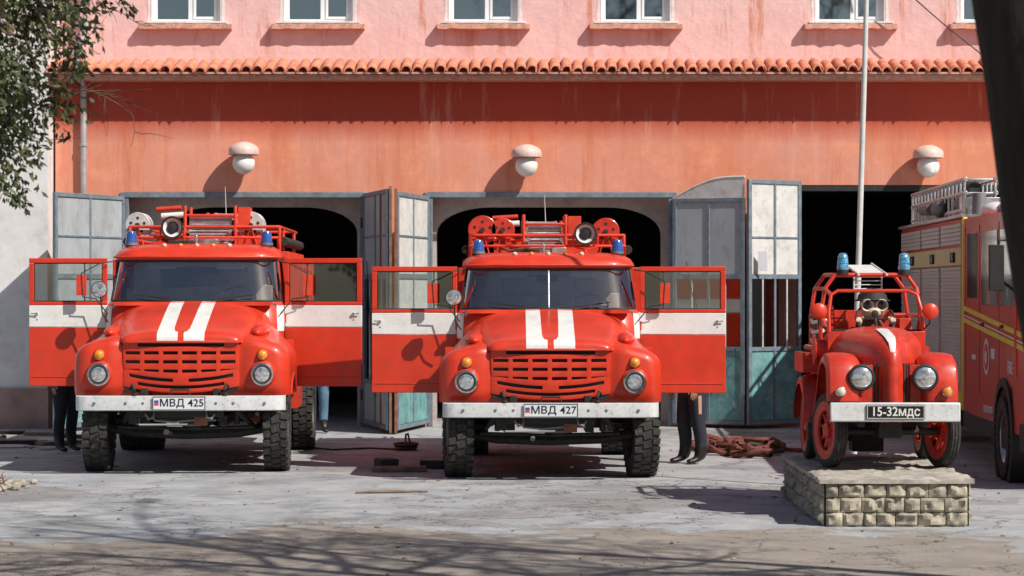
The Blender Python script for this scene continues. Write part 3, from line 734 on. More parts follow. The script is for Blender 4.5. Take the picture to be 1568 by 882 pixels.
# ------------------------------------------------------------------ stone pedestal
def pedestal():
    T=empty('stone_pedestal')
    X0,X1,Y0,Y1,H=2.83,4.20,22.05,25.25,.43
    b=MB(); b.box(X0+.04,X1-.04,Y0+.04,Y1-.04,0,H-.03,MORT); b.obj('core',T)
    b=MB()
    def block(o,u,w,h,n):
        K=7;J=6; u=Vector(u);n=Vector(n);o=Vector(o); sd=Vector((random.random()*90,random.random()*90,0)); vs=[]
        tilt=random.uniform(-.01,.01)
        for j in range(J+1):
            for i in range(K+1):
                a=i/K;c=j/J; e=min(a,1-a,c,1-c)
                d=.012 if e==0 else .020+.018*min(1,e*6)+.05*noise.noise(Vector((a*w*13,c*h*13,0))+sd)+tilt*(a-.5)*2
                vs.append(o+u*(w*a)+Vector((0,0,h*c))+n*d)
        fs=[(j*(K+1)+i,j*(K+1)+i+1,(j+1)*(K+1)+i+1,(j+1)*(K+1)+i) for j in range(J) for i in range(K)]
        b.add(vs,fs,STONE)
    def wall(o,u,L,n):
        z=.0
        for r,h in enumerate((.13,.135,.13)):
            x=0
            while x<L-.02:
                w=random.uniform(.11,.26); 
                if L-x-w<.09: w=L-x
                block(Vector(o)+Vector(u)*(x+.004)+Vector((0,0,z+.003)),u,w-.008,h-.006,n); x+=w
            z+=h
    wall((X0+.035,Y0+.035,0),(1,0,0),X1-X0-.07,(0,-1,0)); wall((X0+.035,Y1-.035,0),(0,-1,0),Y1-Y0-.07,(-1,0,0))
    wall((X1-.035,Y0+.035,0),(0,1,0),Y1-Y0-.07,(1,0,0))
    o=b.obj('stone_blocks',T,ang=28)
    b=MB(); K,J=34,60; vs=[]
    for j in range(J+1):
        for i in range(K+1):
            x=X0-.02+(X1-X0+.04)*i/K; y=Y0-.02+(Y1-Y0+.04)*j/J
            jx=.02*noise.noise(Vector((x*9,y*9,3))); 
            z=H+.018+.03*noise.noise(Vector((x*6,y*6,0)))+.016*noise.noise(Vector((x*22,y*22,0)))
            if i in(0,K) or j in (0,J): z-=.014
            vs.append((x+jx,y+jx,z))
    top=[(j*(K+1)+i,j*(K+1)+i+1,(j+1)*(K+1)+i+1,(j+1)*(K+1)+i) for j in range(J) for i in range(K)]
    b.add(vs,top,CONC)
    per=[i for i in range(K+1)]+[j*(K+1)+K for j in range(1,J+1)]+[J*(K+1)+i for i in range(K-1,-1,-1)]+[j*(K+1) for j in range(J-1,0,-1)]
    ring=[vs[i] for i in per]; low=[(x,y,H-.035) for x,y,z in ring]
    b.loft([ring,low],CONC)
    b.obj('top_slab',T,ang=50)
pedestal()

# ------------------------------------------------------------------ modern fire engine (right)
def modern():
    T=empty('fire_engine',(5.54,26.0,0),rad(-2.3))
    b=MB(); Wd=2.45
    prof=[(.0,.55),(-.02,1.1),(-.02,1.75),(.12,2.5),(.25,2.95),(.45,3.06),(4.65,3.06),(4.65,.62)]
    b.loft([[(x,y,z) for y,z in prof] for x in (0,.02)],RED,closed=True,cap=(True,False))
    b.loft([[(x,y,z) for y,z in prof] for x in (.02,Wd)],RED,closed=True,cap=(False,True))
    b.box(.02,Wd,4.7,11.3,.62,3.08,RED)
    b.box(-.01,.06,4.68,4.76,.62,3.08,YEL)
    o=b.obj('cab_and_body',T,bevel=.03)
    b=MB()
    b.box(-.008,0.02,.75,1.75,1.98,2.86,BLACKG); b.box(-.008,.02,1.95,3.15,1.98,2.86,BLACKG); b.box(-.008,.02,3.5,4.3,2.05,2.86,BLACKG)
    b.box(.15,Wd-.15,-.03,.10,1.7,2.5,BLACKG,('X',rad(-10)))
    for y in (1.85,3.3,4.45): b.box(-.006,.01,y-.008,y+.008,.9,2.95,BLACK)
    for y in (1.6,3.05): b.box(-.03,0,y-.1,y+.05,1.72,1.76,BLACK)
    b.box(-.016,.02,.62,.75,1.2,2.95,RED)
    for x in (.35,Wd-.35): b.lathe((x,-.03,.95),(0,-1,0),[(-.02,.13),(.01,.13),(.02,.11),(.03,0)],LENS,22)
    b.obj('cab_windows',T,bevel=.01)
    b=MB()
    def stripe(y0,z0,y1,z1,w,m,x=-.007):
        b.add([(x,y0,z0),(x,y1,z1),(x,y1,z1+w),(x,y0,z0+w)],[(0,1,2,3)],m)
    stripe(.05,1.62,4.6,1.90,.06,YEL); stripe(.05,1.48,4.6,1.75,.06,YEL); stripe(.05,1.56,4.6,1.83,.02,WHITE)
    b.lathe((-.006,2.75,1.36),(-1,0,0),[(0,0),(.002,.22),(0,.22)],WHITE,28); b.lathe((-.010,2.75,1.36),(-1,0,0),[(0,0),(.002,.16),(0,.16)],REDM,24); b.lathe((-.014,2.75,1.36),(-1,0,0),[(0,0),(.002,.08),(0,.08)],WHITE,20)
    b.box(-.008,-.003,2.15,2.4,1.35,1.47,WHITE); b.box(-.008,-.003,3.6,3.9,1.3,1.36,WHITE)
    b.obj('livery',T)
    text(T,'livery_text','FIRE',(-.012,1.0,1.28),.2,WHITE,rot=(math.pi/2,0,-math.pi/2))
    b=MB()
    for y0,y1 in ((4.85,6.7),(6.85,8.7),(8.85,11.1)):
        k=0; z=.95
        while z<2.42:
            b.box(-.012 if k%2 else -.004,.02,y0,y1,z,z+.045,SHUT); z+=.047;k+=1
        b.box(-.03,.02,y0-.06,y0-.01,.85,2.45,ALU)
        z=2.74
        while z<3.0: b.box(-.012,.02,y0,y1,z,z+.05,SHUT); z+=.055
    b.box(-.02,.02,4.78,11.3,2.47,2.70,PALEY); b.box(-.015,.02,4.78,11.3,.64,.84,YEL)
    for y in (5.4,7.4,9.6): b.box(-.05,0,y-.14,y+.14,2.51,2.64,BLACK); b.box(-.06,-.05,y-.11,y+.0,2.53,2.62,LENS)
    b.box(-.03,Wd,4.7,11.3,3.08,3.12,ALU)
    b.obj('roller_shutters',T,bevel=.004)
    b=MB()
    for y0,z0 in ((5.5,3.2),(5.5,3.42),(5.5,3.6)):
        for x in (.15,.55): b.cyl((x,y0,z0),(x+.02,11.2,z0),.03,ALU,8)
    for i in range(16):
        y=5.6+i*.36
        for x in (.15,.55): b.cyl((x,y,3.1),(x,y,3.62),.02,ALU,6)
        b.cyl((.15,y,3.42),(.55,y,3.42),.018,ALU,6); b.cyl((.15,y,3.6),(.55,y,3.6),.018,ALU,6)
    b.cyl((.1,8.5,3.3),(.1,9.4,3.32),.08,STEEL,14); b.ell((.1,7.6,3.28),(.12,.3,.12),STEEL); b.ell((.3,6.2,3.3),(.2,.3,.16),STEEL)
    b.box(.2,.5,7.0,8.2,3.12,3.4,CHAS); b.cyl((.35,6.0,3.5),(.35,10.5,3.52),.09,CHAS,12); b.cyl((.5,5.6,3.28),(.5,10.8,3.28),.07,HOSE,10)
    b.ell((.35,4.2,3.14),(.2,.35,.12),WHITE); b.ell((.3,3.0,3.12),(.15,.3,.1),BLUE); b.cyl((.25,5.0,3.1),(.25,5.0,3.4),.09,STEEL,14)
    b.box(.1,.6,5.2,5.45,3.1,3.35,ALU)
    b.obj('roof_rack',T,bevel=.006)
    b=MB()
    for yc in (1.45,8.9):
        b.lathe((-.03,yc,.5),(1,0,0),[(0,.56),(0,.66),(.4,.66),(.4,.56)],BLACK,36)
        b.box(.0,.35,yc-.58,yc+.58,.35,1.08,BLACK)
    b.box(-.01,.3,2.2,4.6,.42,.62,BLACK); b.box(-.01,.3,4.8,8.2,.42,.62,CHAS); b.box(-.03,Wd,-.1,.3,.4,.7,BLACK)
    b.box(.4,2.0,.3,11,.5,.7,CHAS)
    b.box(-.02,.3,2.3,2.9,.70,.78,ALU)
    b.tube([(0,.4,2.7),(-.25,.3,2.7),(-.28,.3,2.3),(0,.4,2.1)],.02,BLACK,6); b.box(-.36,-.2,.25,.33,2.15,2.65,BLACK)
    b.obj('arches_and_skirts',T,bevel=.01)
    for x,s in ((.10,-1),(Wd-.12,1)):
        wheel(T,'front_wheel',(x,1.45,.47),.47,.28,.28,s,0,ALU,30); wheel(T,'rear_wheel',(x,8.9,.47),.47,.28,.28,s,0,ALU,30)
modern()

# ------------------------------------------------------------------ fire station
FS=empty('fire_station')
YF=38.0
def station():
    b=MB()
    Ls=[(-7.18,-6.1),(-2.32,-1.32),(2.53,4.53),(8.6,13.0)]
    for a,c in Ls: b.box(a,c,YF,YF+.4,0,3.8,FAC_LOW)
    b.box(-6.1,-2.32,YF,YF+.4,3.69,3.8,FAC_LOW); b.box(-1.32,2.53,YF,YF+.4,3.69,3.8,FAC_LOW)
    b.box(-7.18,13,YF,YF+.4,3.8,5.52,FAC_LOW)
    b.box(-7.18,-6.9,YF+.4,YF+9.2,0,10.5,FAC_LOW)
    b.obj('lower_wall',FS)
    wins=[-5.14,-3.05,-.45,1.95,5.33,7.62,10.2]; W=.56; ZB,ZT=6.35,7.85
    b=MB(); b.box(-7.18,13,YF+.1,YF+.45,5.52,ZB,FAC_UP)
    x=-7.18
    for c in wins: b.box(x,c-W,YF+.1,YF+.45,ZB,ZT,FAC_UP); x=c+W
    b.box(x,13,YF+.1,YF+.45,ZB,ZT,FAC_UP); b.box(-7.18,13,YF+.1,YF+.45,ZT,10.5,FAC_UP)
    b.obj('upper_wall',FS)
    b=MB()
    for c in wins:
        for s in (-1,1):
            b.box(c+s*(W-.012)-.012,c+s*(W-.012)+.012,YF+.10,YF+.26,ZB,ZT,REVEAL)
            pr=[];pl=[]
            for k in range(12):
                z=ZB+.02+(ZT-ZB-.04)*k/11; pr.append((c+s*(W+.002),YF+.096,z)); pl.append((c+s*(W+.05+.03*noise.noise(Vector((c*3,z*5,s)))),YF+.096,z))
            b.loft([pr,pl],REVEAL,closed=False)
        for a in ((c-W+.02,c-W+.09,ZB,ZT),(c+W-.09,c+W-.02,ZB,ZT),(c-W+.09,c+W-.09,ZB,ZB+.08),(c-W+.09,c+W-.09,ZT-.08,ZT),(c+.02,c+.10,ZB+.08,ZT-.08)):
            b.box(a[0],a[1],YF+.22,YF+.29,a[2],a[3],PVC)
        b.box(c+.10,c+.14,YF+.205,YF+.26,ZB+.08,ZT-.08,PVC); b.box(c+W-.13,c+W-.09,YF+.205,YF+.26,ZB+.08,ZT-.08,PVC); b.box(c+.14,c+W-.13,YF+.205,YF+.26,ZB+.08,ZB+.12,PVC)
        b.box(c-W+.02,c+W-.02,YF+.12,YF+.24,ZB-.0,ZB+.02,PVC)
    b.obj('window_frames',FS,bevel=.006)
    b=MB()
    for c in wins: b.box(c-W+.05,c+W-.05,YF+.25,YF+.255,ZB+.05,ZT-.05,WGLASS)
    b.obj('window_glass',FS)
    b=MB()
    for i,c in enumerate(wins):
        for k in range(2):
            x0=c-W+.05+k*(.60 if i%2 else .0); x1=x0+.42
            pts=[]
            for s in range(17): 
                t=s/16; pts.append((x0+(x1-x0)*t,YF+.36+.02*math.sin(t*25+i)))
            b.loft([[(x,y,z) for x,y in pts] for z in (ZB,ZT)],CURT,closed=False)
            if i%3==0: break
        b.box(c-W-.2,c+W+.2,YF+.9,YF+.95,ZB-.2,ZT+.2,DARKW)
    b.obj('curtains',FS)
    b=MB()
    for c in wins:
        n=22; top=[];
        for i in range(n+1):
            x=c-W-.17+(2*W+.34)*i/n; jit=.018*noise.noise(Vector((x*7,0,1)))
            top.append([(x,YF+.12,ZB-.005),(x,YF-.06+jit,ZB-.02+jit),(x,YF-.07+jit,ZB-.10+jit*1.5),(x,YF+.12,ZB-.11)])
        b.loft(top,SILL,cap=(True,True))
        b.box(c-W-.10,c+W+.10,YF-.05,YF+.13,ZB-.012,ZB+.022,REVEAL)
    b.obj('window_sills',FS,bevel=.004)
    b=MB(); p=.178; n=int((13+7.25)/p)
    for i in range(n):
        x=-7.25+p*(i+.5); dz=random.uniform(-.018,.018); dy=random.uniform(-.03,.025); tw=random.uniform(-.02,.02)
        rings=[]
        for y,z,r in ((YF+.12,5.75,.07),(YF-.20,5.65,.078),(YF-.50+dy,5.55,.088)):
            rings.append([(x+tw*(YF-y)+r*math.cos(math.pi*k/8),y,z+dz+r*.85*math.sin(math.pi*k/8)) for k in range(9)])
        inner=[[(px*1.0+(x-px)*.2,y,z-.016) for px,y,z in rings[-1]]]
        b.loft(rings+inner,TILE,closed=False)
        b.loft([[(x+.05+ .08*k/4,y,z-.01-.03*math.sin(math.pi*k/4)) for k in range(5)] for y,z in ((YF+.12,5.75),(YF-.48,5.55))],TILE,closed=False)
    b.obj('tile_cornice',FS,ang=60)
    b=MB(); b.box(-7.25,13,YF-.40,YF-.005,5.42,5.50,SILL); b.box(-7.25,13,YF-.47,YF+.1,5.505,5.535,SILL); b.obj('cornice_board',FS)
    b=MB()
    for a,c in ((-6.1,-2.32),(-1.32,2.53)):
        b.box(a-.06,c+.06,YF-.035,YF-.003,3.60,3.685,FRAMEM)
        b.box(a,a+.07,YF-.02,YF+.1,0,3.6,FRAMEM); b.box(c-.07,c,YF-.02,YF+.1,0,3.6,FRAMEM)
    b.box(4.53,8.6,YF+.01,YF+.1,3.70,3.795,CHAS)
    b.obj('door_lintels',FS,bevel=.008)
    b=MB()
    for a,c,ia,ic in ((-6.1,-2.32,-5.62,-2.46),(-1.32,2.53,-1.2,2.38)):
        arch=[(ia,0),(ia,3.05)]
        for k in range(1,9):
            t=math.pi/2*k/8; arch.append((ia+.85*(1-math.cos(t)),3.05+.42*math.sin(t)))
        m2=[(ia+ic-x,z) for x,z in arch[::-1]]; full=arch+m2
        outer=[]
        for x,z in full:
            if z<=0.01: outer.append((a if x<(a+c)/2 else c,0))
            elif z<=3.05+.001: outer.append((a if x<(a+c)/2 else c,3.05))
            else: outer.append((x if abs(x-(ia if x<(ia+ic)/2 else ic))>.05 else (a if x<(a+c)/2 else c),3.69))
        y=YF+.42
        b.loft([[(x,y,z) for x,z in full],[(x,y,z) for x,z in outer]],ARCHP,closed=False)
        b.loft([[(x,y,z) for x,z in full],[(x,y+.3,z) for x,z in full]],ARCHP,closed=False)
    b.obj('arched_portals',FS,ang=30)
    b=MB()
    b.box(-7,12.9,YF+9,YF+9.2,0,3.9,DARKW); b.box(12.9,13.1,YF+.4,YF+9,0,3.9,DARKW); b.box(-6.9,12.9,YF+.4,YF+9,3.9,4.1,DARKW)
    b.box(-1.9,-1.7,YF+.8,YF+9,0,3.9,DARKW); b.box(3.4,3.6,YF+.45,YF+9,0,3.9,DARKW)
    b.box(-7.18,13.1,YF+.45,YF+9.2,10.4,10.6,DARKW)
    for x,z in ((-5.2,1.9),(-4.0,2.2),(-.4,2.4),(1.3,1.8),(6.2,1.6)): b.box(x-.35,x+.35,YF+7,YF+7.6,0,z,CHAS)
    b.obj('garage_interior',FS)
    def leaf(name,h,f,H,arch=False,top=PANEL,low=TEAL,win=True,zl=1.2):
        h=Vector(h);f=Vector(f); d=f-h; L=d.length; ang=math.atan2(d.y,d.x)
        b=MB(Matrix.Translation((h.x,h.y,0))@Matrix.Rotation(ang,4,'Z'))
        t=.028; fr=.065
        b.box(0,fr,-t,t,.06,H,FRAMEM); b.box(L-fr,L,-t,t,.06,H,FRAMEM)
        for z in (.06,zl,2.32,H-fr): b.box(fr,L-fr,-t,t,z,z+fr,FRAMEM)
        mid=L/2
        b.box(mid-.02,mid+.02,-t*.9,t*.9,.13,H-fr,FRAMEM)
        b.box(fr,L-fr,-.008,.008,2.39,H-fr,top)
        if H-2.39>1.2: b.box(fr,L-fr,-t*.8,t*.8,2.95,2.98,FRAMEM)
        for (u0,u1) in ((fr,mid-.02),(mid+.02,L-fr)):
            b.box(u0,u1,-.008,.008,.13,zl,low)
            if win: 
                b.box(u0,u1,-.004,.004,zl+fr,2.32,DGLASS); b.box((u0+u1)/2-.012,(u0+u1)/2+.012,-.02,.02,zl+fr,2.32,PANELW)
            else: b.box(u0,u1,-.008,.008,zl+fr,2.32,top)
        if arch:
            r=[]
            for k in range(13):
                a=k/12; r.append((L*a,H+.32*math.sin(math.pi/2*min(1,a*1.25))))
            b.loft([[(x,-.012,H+.002) for x,z in r]]+[[(x,-.012,z) for x,z in r]],PANELW,closed=False)
            b.tube([(x,0,z) for x,z in r],.022,PANELW,6)
        b.cyl((L*.55,-t-.01,.5),(L*.2,-t-.01,2.6),.008,CHAS,6)
        for z in (.5,1.9,3.2): b.cyl((0,-t-.01,z-.08),(0,-t-.01,z+.08),.02,CHAS,8)
        b.tube([(L-.12,-t,1.1),(L-.12,-t-.06,1.12),(L-.12,-t-.06,1.25),(L-.12,-t,1.27)],.01,CHAS,6)
        b.obj(name,FS,bevel=.004)
    leaf('garage_door_leaf_a',(-6.1,YF-.05),(-6.86,36.2),3.62,top=PANEL,win=False,zl=.7)
    leaf('garage_door_leaf_b',(-2.32,YF-.05),(-1.84,36.0),3.66,top=PANEL,low=PANEL,zl=.7)
    leaf('garage_door_leaf_c',(-1.32,YF-.05),(-1.72,36.0),3.62,top=PANELW,win=False,zl=.7)
    leaf('garage_door_leaf_d',(2.53,YF-.05),(3.60,37.35),3.58,arch=True,top=PANEL)
    leaf('garage_door_leaf_e',(4.53,YF-.05),(3.64,37.30),3.86,top=PANELW)
    b=MB()
    b.box(-1.83,-1.79,35.97,36.03,.02,3.7,WOOD); b.box(-1.75,-1.71,35.95,36.0,.02,3.66,RUST)
    b.box(-2.0,-1.96,36.5,36.56,.02,3.6,RUST)
    b.box(3.80,3.94,37.30,37.305,2.45,2.75,PLATEW)
    b.obj('door_posts',FS,bevel=.004)
    b=MB(); b.tube([(-6.72,YF-.09,.1),(-6.72,YF-.09,5.3),(-6.72,YF-.62,5.62),(-6.72,YF-.62,5.9),(-6.70,YF-.05,6.2),(-6.70,YF-.05,9)],.05,PIPE,12)
    for z in (1.,2.4,4.4): b.lathe((-6.72,YF-.09,z),(0,0,1),[(0,.05),(0,.062),(.05,.062),(.05,.05)],PIPE,14)
    b.box(-6.8,-6.62,YF-.7,YF-.55,5.78,5.86,PIPE); b.obj('drainpipe',FS,bevel=.005)
station()
for x,z in ((-4.19,4.13),(.226,4.09),(6.5,4.08)):
    e=empty('wall_lamp',(x,YF,z)); b=MB()
    b.tube([(0,-.003,.22),(0,-.16,.27),(0,-.26,.26)],.025,PVC,8); b.lathe((0,-.004,.22),(0,-1,0),[(0,.06),(.02,.06),(.03,0)],SILL,16)
    b.lathe((0,-.26,.14),(0,0,1),[(-.01,.235),(.0,.24),(.08,.235),(.12,.21),(.16,.15),(.19,.07),(.195,0)],SHADE,28)
    b.obj('lamp_shade',e,ang=50)
    b=MB(); b.ell((0,-.26,0),(.175,.175,.175),GLOBE,24,16); b.cyl((0,-.26,.1),(0,-.26,.2),.06,CREAM); b.obj('lamp_globe',e)
AN=empty('annex_building'); b=MB()
b.box(-16,-7.22,37.55,46,.62,11,WWALL); b.obj('wall',AN); b=MB(); b.box(-16,-7.2,37.5,46,0,.62,PLINTH); b.obj('plinth',AN)
FP=empty('flagpole',(3.70,26.2,0)); b=MB(); b.tube([(0,0,0),(.045,0,2.0),(.13,0,4.8),(.22,0,8.5)],[.034,.032,.028,.022],POLE,14); b.lathe((0,0,0),(0,0,1),[(0,.12),(.02,.12),(.03,.05),(.12,.04)],POLE,16); b.obj('pole',FP)
b=MB(); b.tube([(5.9,37.6,7.2),(6.3,37.6,6.65),(6.7,37.6,6.3),(7.1,37.6,5.98),(7.5,37.6,5.66),(7.7,37.6,5.45)],.011,WIRE,5); b.obj('overhead_wire')

# ------------------------------------------------------------------ ground
b=MB(); S=250; b.add([(-S,-S,0),(S,-S,0),(S,S,0),(-S,S,0)],[(0,1,2,3)],GROUND); b.obj('ground')

# ------------------------------------------------------------------ clutter
def clutter():
    e=empty('wooden_plank',(0,0,0)); b=MB()
    b.box(-1.66,-1.02,28.58,28.84,.004,.06,WOOD,('Z',rad(4))); b.box(-1.1,-.82,29.1,29.25,.004,.10,CHAS,('Z',rad(-14))); b.box(-1.62,-1.4,28.9,29.2,.01,.13,CHAS,('Z',rad(20)))
    b.obj('plank_boards',e,bevel=.006)
    b=MB(); b.tube([(-1.66,25.6,.015),(-1.3,25.65,.02),(-.9,25.75,.015)],[.014,.02,.01],WOOD,6); b.obj('fallen_stick')
    b=MB(); 
    for k in range(4): b.tube([(-1.42+(.13+.01*k)*math.cos(a*math.pi/10),32.4+(.2+.01*k)*math.sin(a*math.pi/10),.02+.024*k) for a in range(20)],.014,HOSE if k%2 else CHAS,6,closed=True)
    b.tube([(-1.42,32.2,.03),(-1.42,32.3,.22),(-1.40,32.5,.22),(-1.36,32.6,.03)],.014,HOSE,6)
    b.tube([(-1.5,32.3,.02),(-1.9,32.6,.02),(-2.4,32.3,.02),(-2.8,32.8,.02)],.014,CHAS,6)
    b.obj('cable_coil')
    b=MB(); random.seed(3)
    for k in range(26):
        cx=random.uniform(2.75,3.35); cy=random.uniform(31.2,33.0); z=.04+random.random()*.16*(1-abs(cx-3.0)/.6)
        a0=random.random()*6; L=random.uniform(.25,.5); pts=[]
        for i in range(9):
            a=a0+i*.35*random.choice((1,1,.6)); pts.append((cx+L*math.cos(a)*(.5+.08*i),cy+L*math.sin(a),max(.03,z+.04*math.sin(i+k))))
        b.tube(pts,random.uniform(.028,.04),HOSE if k%6 else CHAS,7)
    b.tube([(3.2,32,.05),(3.6,32.1,.04),(4.0,31.7,.035),(4.3,31.5,.035)],.03,HOSE,7)
    b.obj('fire_hose_pile')
    b=MB()
    for i in range(9):
        x=-7.9+i*.2; y=33.2+random.uniform(-.6,1.4); b.box(x,x+random.uniform(.5,.9),y,y+.18,.01+.04*(i%3),.06+.04*(i%3),WOOD if i%2 else CHAS,('Z',random.uniform(-.9,.9)))
    b.obj('scrap_timber',bevel=.005)
    b=MB()
    for i in range(60):
        x=-5.62+random.gauss(0,.16);y=26.0+random.gauss(0,.35);r=random.uniform(.02,.06)
        b.ell((x,y,r*.7),(r*random.uniform(.8,1.5),r,r*.8),CONC if i%2 else STONE,7,5)
    for i in range(30):
        x=-5.6+random.gauss(0,.14);y=25.9+random.gauss(0,.3);a=random.uniform(-1,1); b.tube([(x,y,0),(x+.08*a,y,.1),(x+.2*a,y+.05,.16)],[.006,.004,.002],TWIG,4)
    b.obj('rubble_pile')
    b=MB(); random.seed(21)
    for i in range(420):
        y=random.uniform(18,34); x=random.uniform(-.24,.24)*y; r=random.choice((.005,.006,.008,.014))*random.uniform(.7,1.4)
        b.ell((x,y,r*.4),(r*random.uniform(.8,2),r,r*.6),random.choice((STONE,WOOD,MORT)),6,4)
    b.obj('gravel')
clutter()

# ------------------------------------------------------------------ people
def person(name,loc,rotz,top,bot,shoe,hair,h=1.0,stride=.0,bulk=1.0):
    e=empty(name,loc,rotz,scale=(h,h,h))
    J=dict(pel=((0,0,.95),(.15,.115)),wai=((0,0,1.10),(.135,.10)),che=((0,-.005,1.30),(.17,.115)),nb=((0,.01,1.46),(.085,.07)),nk=((0,-.005,1.56),(.052,.055)))
    E=[('pel','wai'),('wai','che'),('che','nb'),('nb','nk')]
    B=bulk
    for s,n in ((-1,'l'),(1,'r')):
        f=s*stride
        J.update({'sh'+n:((s*.18,.01,1.42),(.07,.065)),'el'+n:((s*.25,.03,1.14),(.046,.046)),'wr'+n:((s*.255,-.10,.92),(.03,.028)),'pa'+n:((s*.255,-.135,.855),(.038,.02)),
          'hi'+n:((s*.09,0,.88),(.105*B,.105*B)),'kn'+n:((s*.105,-.03+f,.50),(.07*B,.072*B)),'ca'+n:((s*.108,.01+f*1.0,.34),(.066*B,.07*B)),'an'+n:((s*.11,.02+f*1.2,.10),(.05*B,.055*B)),
          'he'+n:((s*.11,.04+f*1.2,.045),(.045,.04)),'ft'+n:((s*.115,-.09+f*1.2,.045),(.048,.036)),'to'+n:((s*.12,-.19+f*1.2,.035),(.044,.026))})
        E+=[('nb','sh'+n),('sh'+n,'el'+n),('el'+n,'wr'+n),('wr'+n,'pa'+n),('pel','hi'+n),('hi'+n,'kn'+n),('kn'+n,'ca'+n),('ca'+n,'an'+n),('an'+n,'he'+n),('an'+n,'ft'+n),('ft'+n,'to'+n)]
    keys=list(J); me=bpy.data.meshes.new('t'); me.from_pydata([J[k][0] for k in keys],[(keys.index(a),keys.index(c)) for a,c in E],[])
    o=bpy.data.objects.new('t',me); COL.objects.link(o)
    sk=o.modifiers.new('s','SKIN'); sk.use_smooth_shade=True
    for i,k in enumerate(keys):
        me.skin_vertices[0].data[i].radius=J[k][1]; me.skin_vertices[0].data[i].use_root=(k=='pel')
    o.modifiers.new('u','SUBSURF').levels=2
    bpy.context.view_layer.update()
    m2=bpy.data.meshes.new_from_object(o.evaluated_get(bpy.context.evaluated_depsgraph_get())); bpy.data.objects.remove(o)
    m2.materials.clear()
    for m in (top,bot,shoe,SKIN): m2.materials.append(m)
    for p in m2.polygons:
        c=p.center; p.use_smooth=True
        if abs(c.x)>.19 and c.y<.02 and c.z<.92: p.material_index=3
        elif c.z<.20 and abs(c.x)<.2: p.material_index=2
        elif c.z<1.0 and abs(c.x)<.21: p.material_index=1
        elif c.z>1.50: p.material_index=3
        else: p.material_index=0
    ob=bpy.data.objects.new('body',m2); COL.objects.link(ob); ob.parent=e
    b=MB()
    vs=[];fs=[];n,k=20,16
    for i in range(k+1):
        a=math.pi*i/k
        for j in range(n):
            t=2*math.pi*j/n; x=.078*math.sin(a)*math.cos(t); y=.098*math.sin(a)*math.sin(t); z=.118*math.cos(a)
            if z<0: x*=1-.28*(-z/.118); y*=1-.12*(-z/.118)
            if y<-.07 and abs(x)<.018 and -.035<z<.02: y-=.020*(1-abs(z+.02)/.06)
            vs.append((x,y-.01,z+1.665))
    for i in range(k):
        for j in range(n): fs.append((i*n+j,i*n+(j+1)%n,(i+1)*n+(j+1)%n,(i+1)*n+j))
    b.add(vs,fs,SKIN)
    b.tube([(0,-.098,1.675),(0,-.122,1.645),(0,-.112,1.637)],[.007,.012,.009],SKIN,8)
    for s in (-1,1):
        b.ell((s*.079,.0,1.66),(.012,.022,.032),SKIN,8,6); b.ell((s*.03,-.094,1.675),(.012,.008,.007),GLOBE,8,6); b.ell((s*.03,-.101,1.675),(.005,.004,.005),INK,6,5)
        b.tube([(s*.015,-.105,1.695),(s*.045,-.097,1.694)],.004,hair,5)
    b.tube([(-.022,-.098,1.61),(0,-.104,1.608),(.022,-.098,1.61)],.005,REDM,6)
    b.ell((0,.012,1.70),(.086,.098,.095),hair,18,12)
    for s in (-1,1):
        for q in range(4):
            L=(.075,.085,.08,.062)[q]
            p0=Vector((s*.255,-.165+q*.022,.845-.004*q)); b.tube([p0,p0+Vector((-s*.004,-.012,-L*.45)),p0+Vector((-s*.014,-.010,-L*.8)),p0+Vector((-s*.026,-.002,-L))],[.0095,.009,.008,.006],SKIN,7)
        p0=Vector((s*.25,-.155,.875)); b.tube([p0,p0+Vector((-s*.014,-.035,-.018)),p0+Vector((-s*.018,-.045,-.05))],[.011,.010,.007],SKIN,7)
    b.obj('head_and_hands',e,ang=70)
SKIN=simple('skin',(.50,.29,.20),.55,var=.08)
HAIR=simple('hair',(.03,.02,.015),.7); NAVY=simple('navy_cloth',(.02,.024,.035),.85,var=.3,scale=12,bmp=.5,bscale=25); JEANS=simple('denim',(.10,.19,.29),.85,var=.3,scale=9,bmp=.5,bscale=25); JACK=simple('dark_jacket',(.04,.04,.045),.8,bmp=.4)
BOOT=simple('boot_leather',(.015,.013,.012),.4)
person('firefighter',(2.24,30.0,0),rad(-62),NAVY,NAVY,BOOT,HAIR,1.06,.035,1.25)
person('man_in_jeans',(-2.93,36.3,0),rad(15),JACK,JEANS,BOOT,HAIR,1.0,.03,1.1)
person('firefighter',(-5.95,32.2,0),rad(40),NAVY,NAVY,BOOT,HAIR,1.02,.03,1.15)

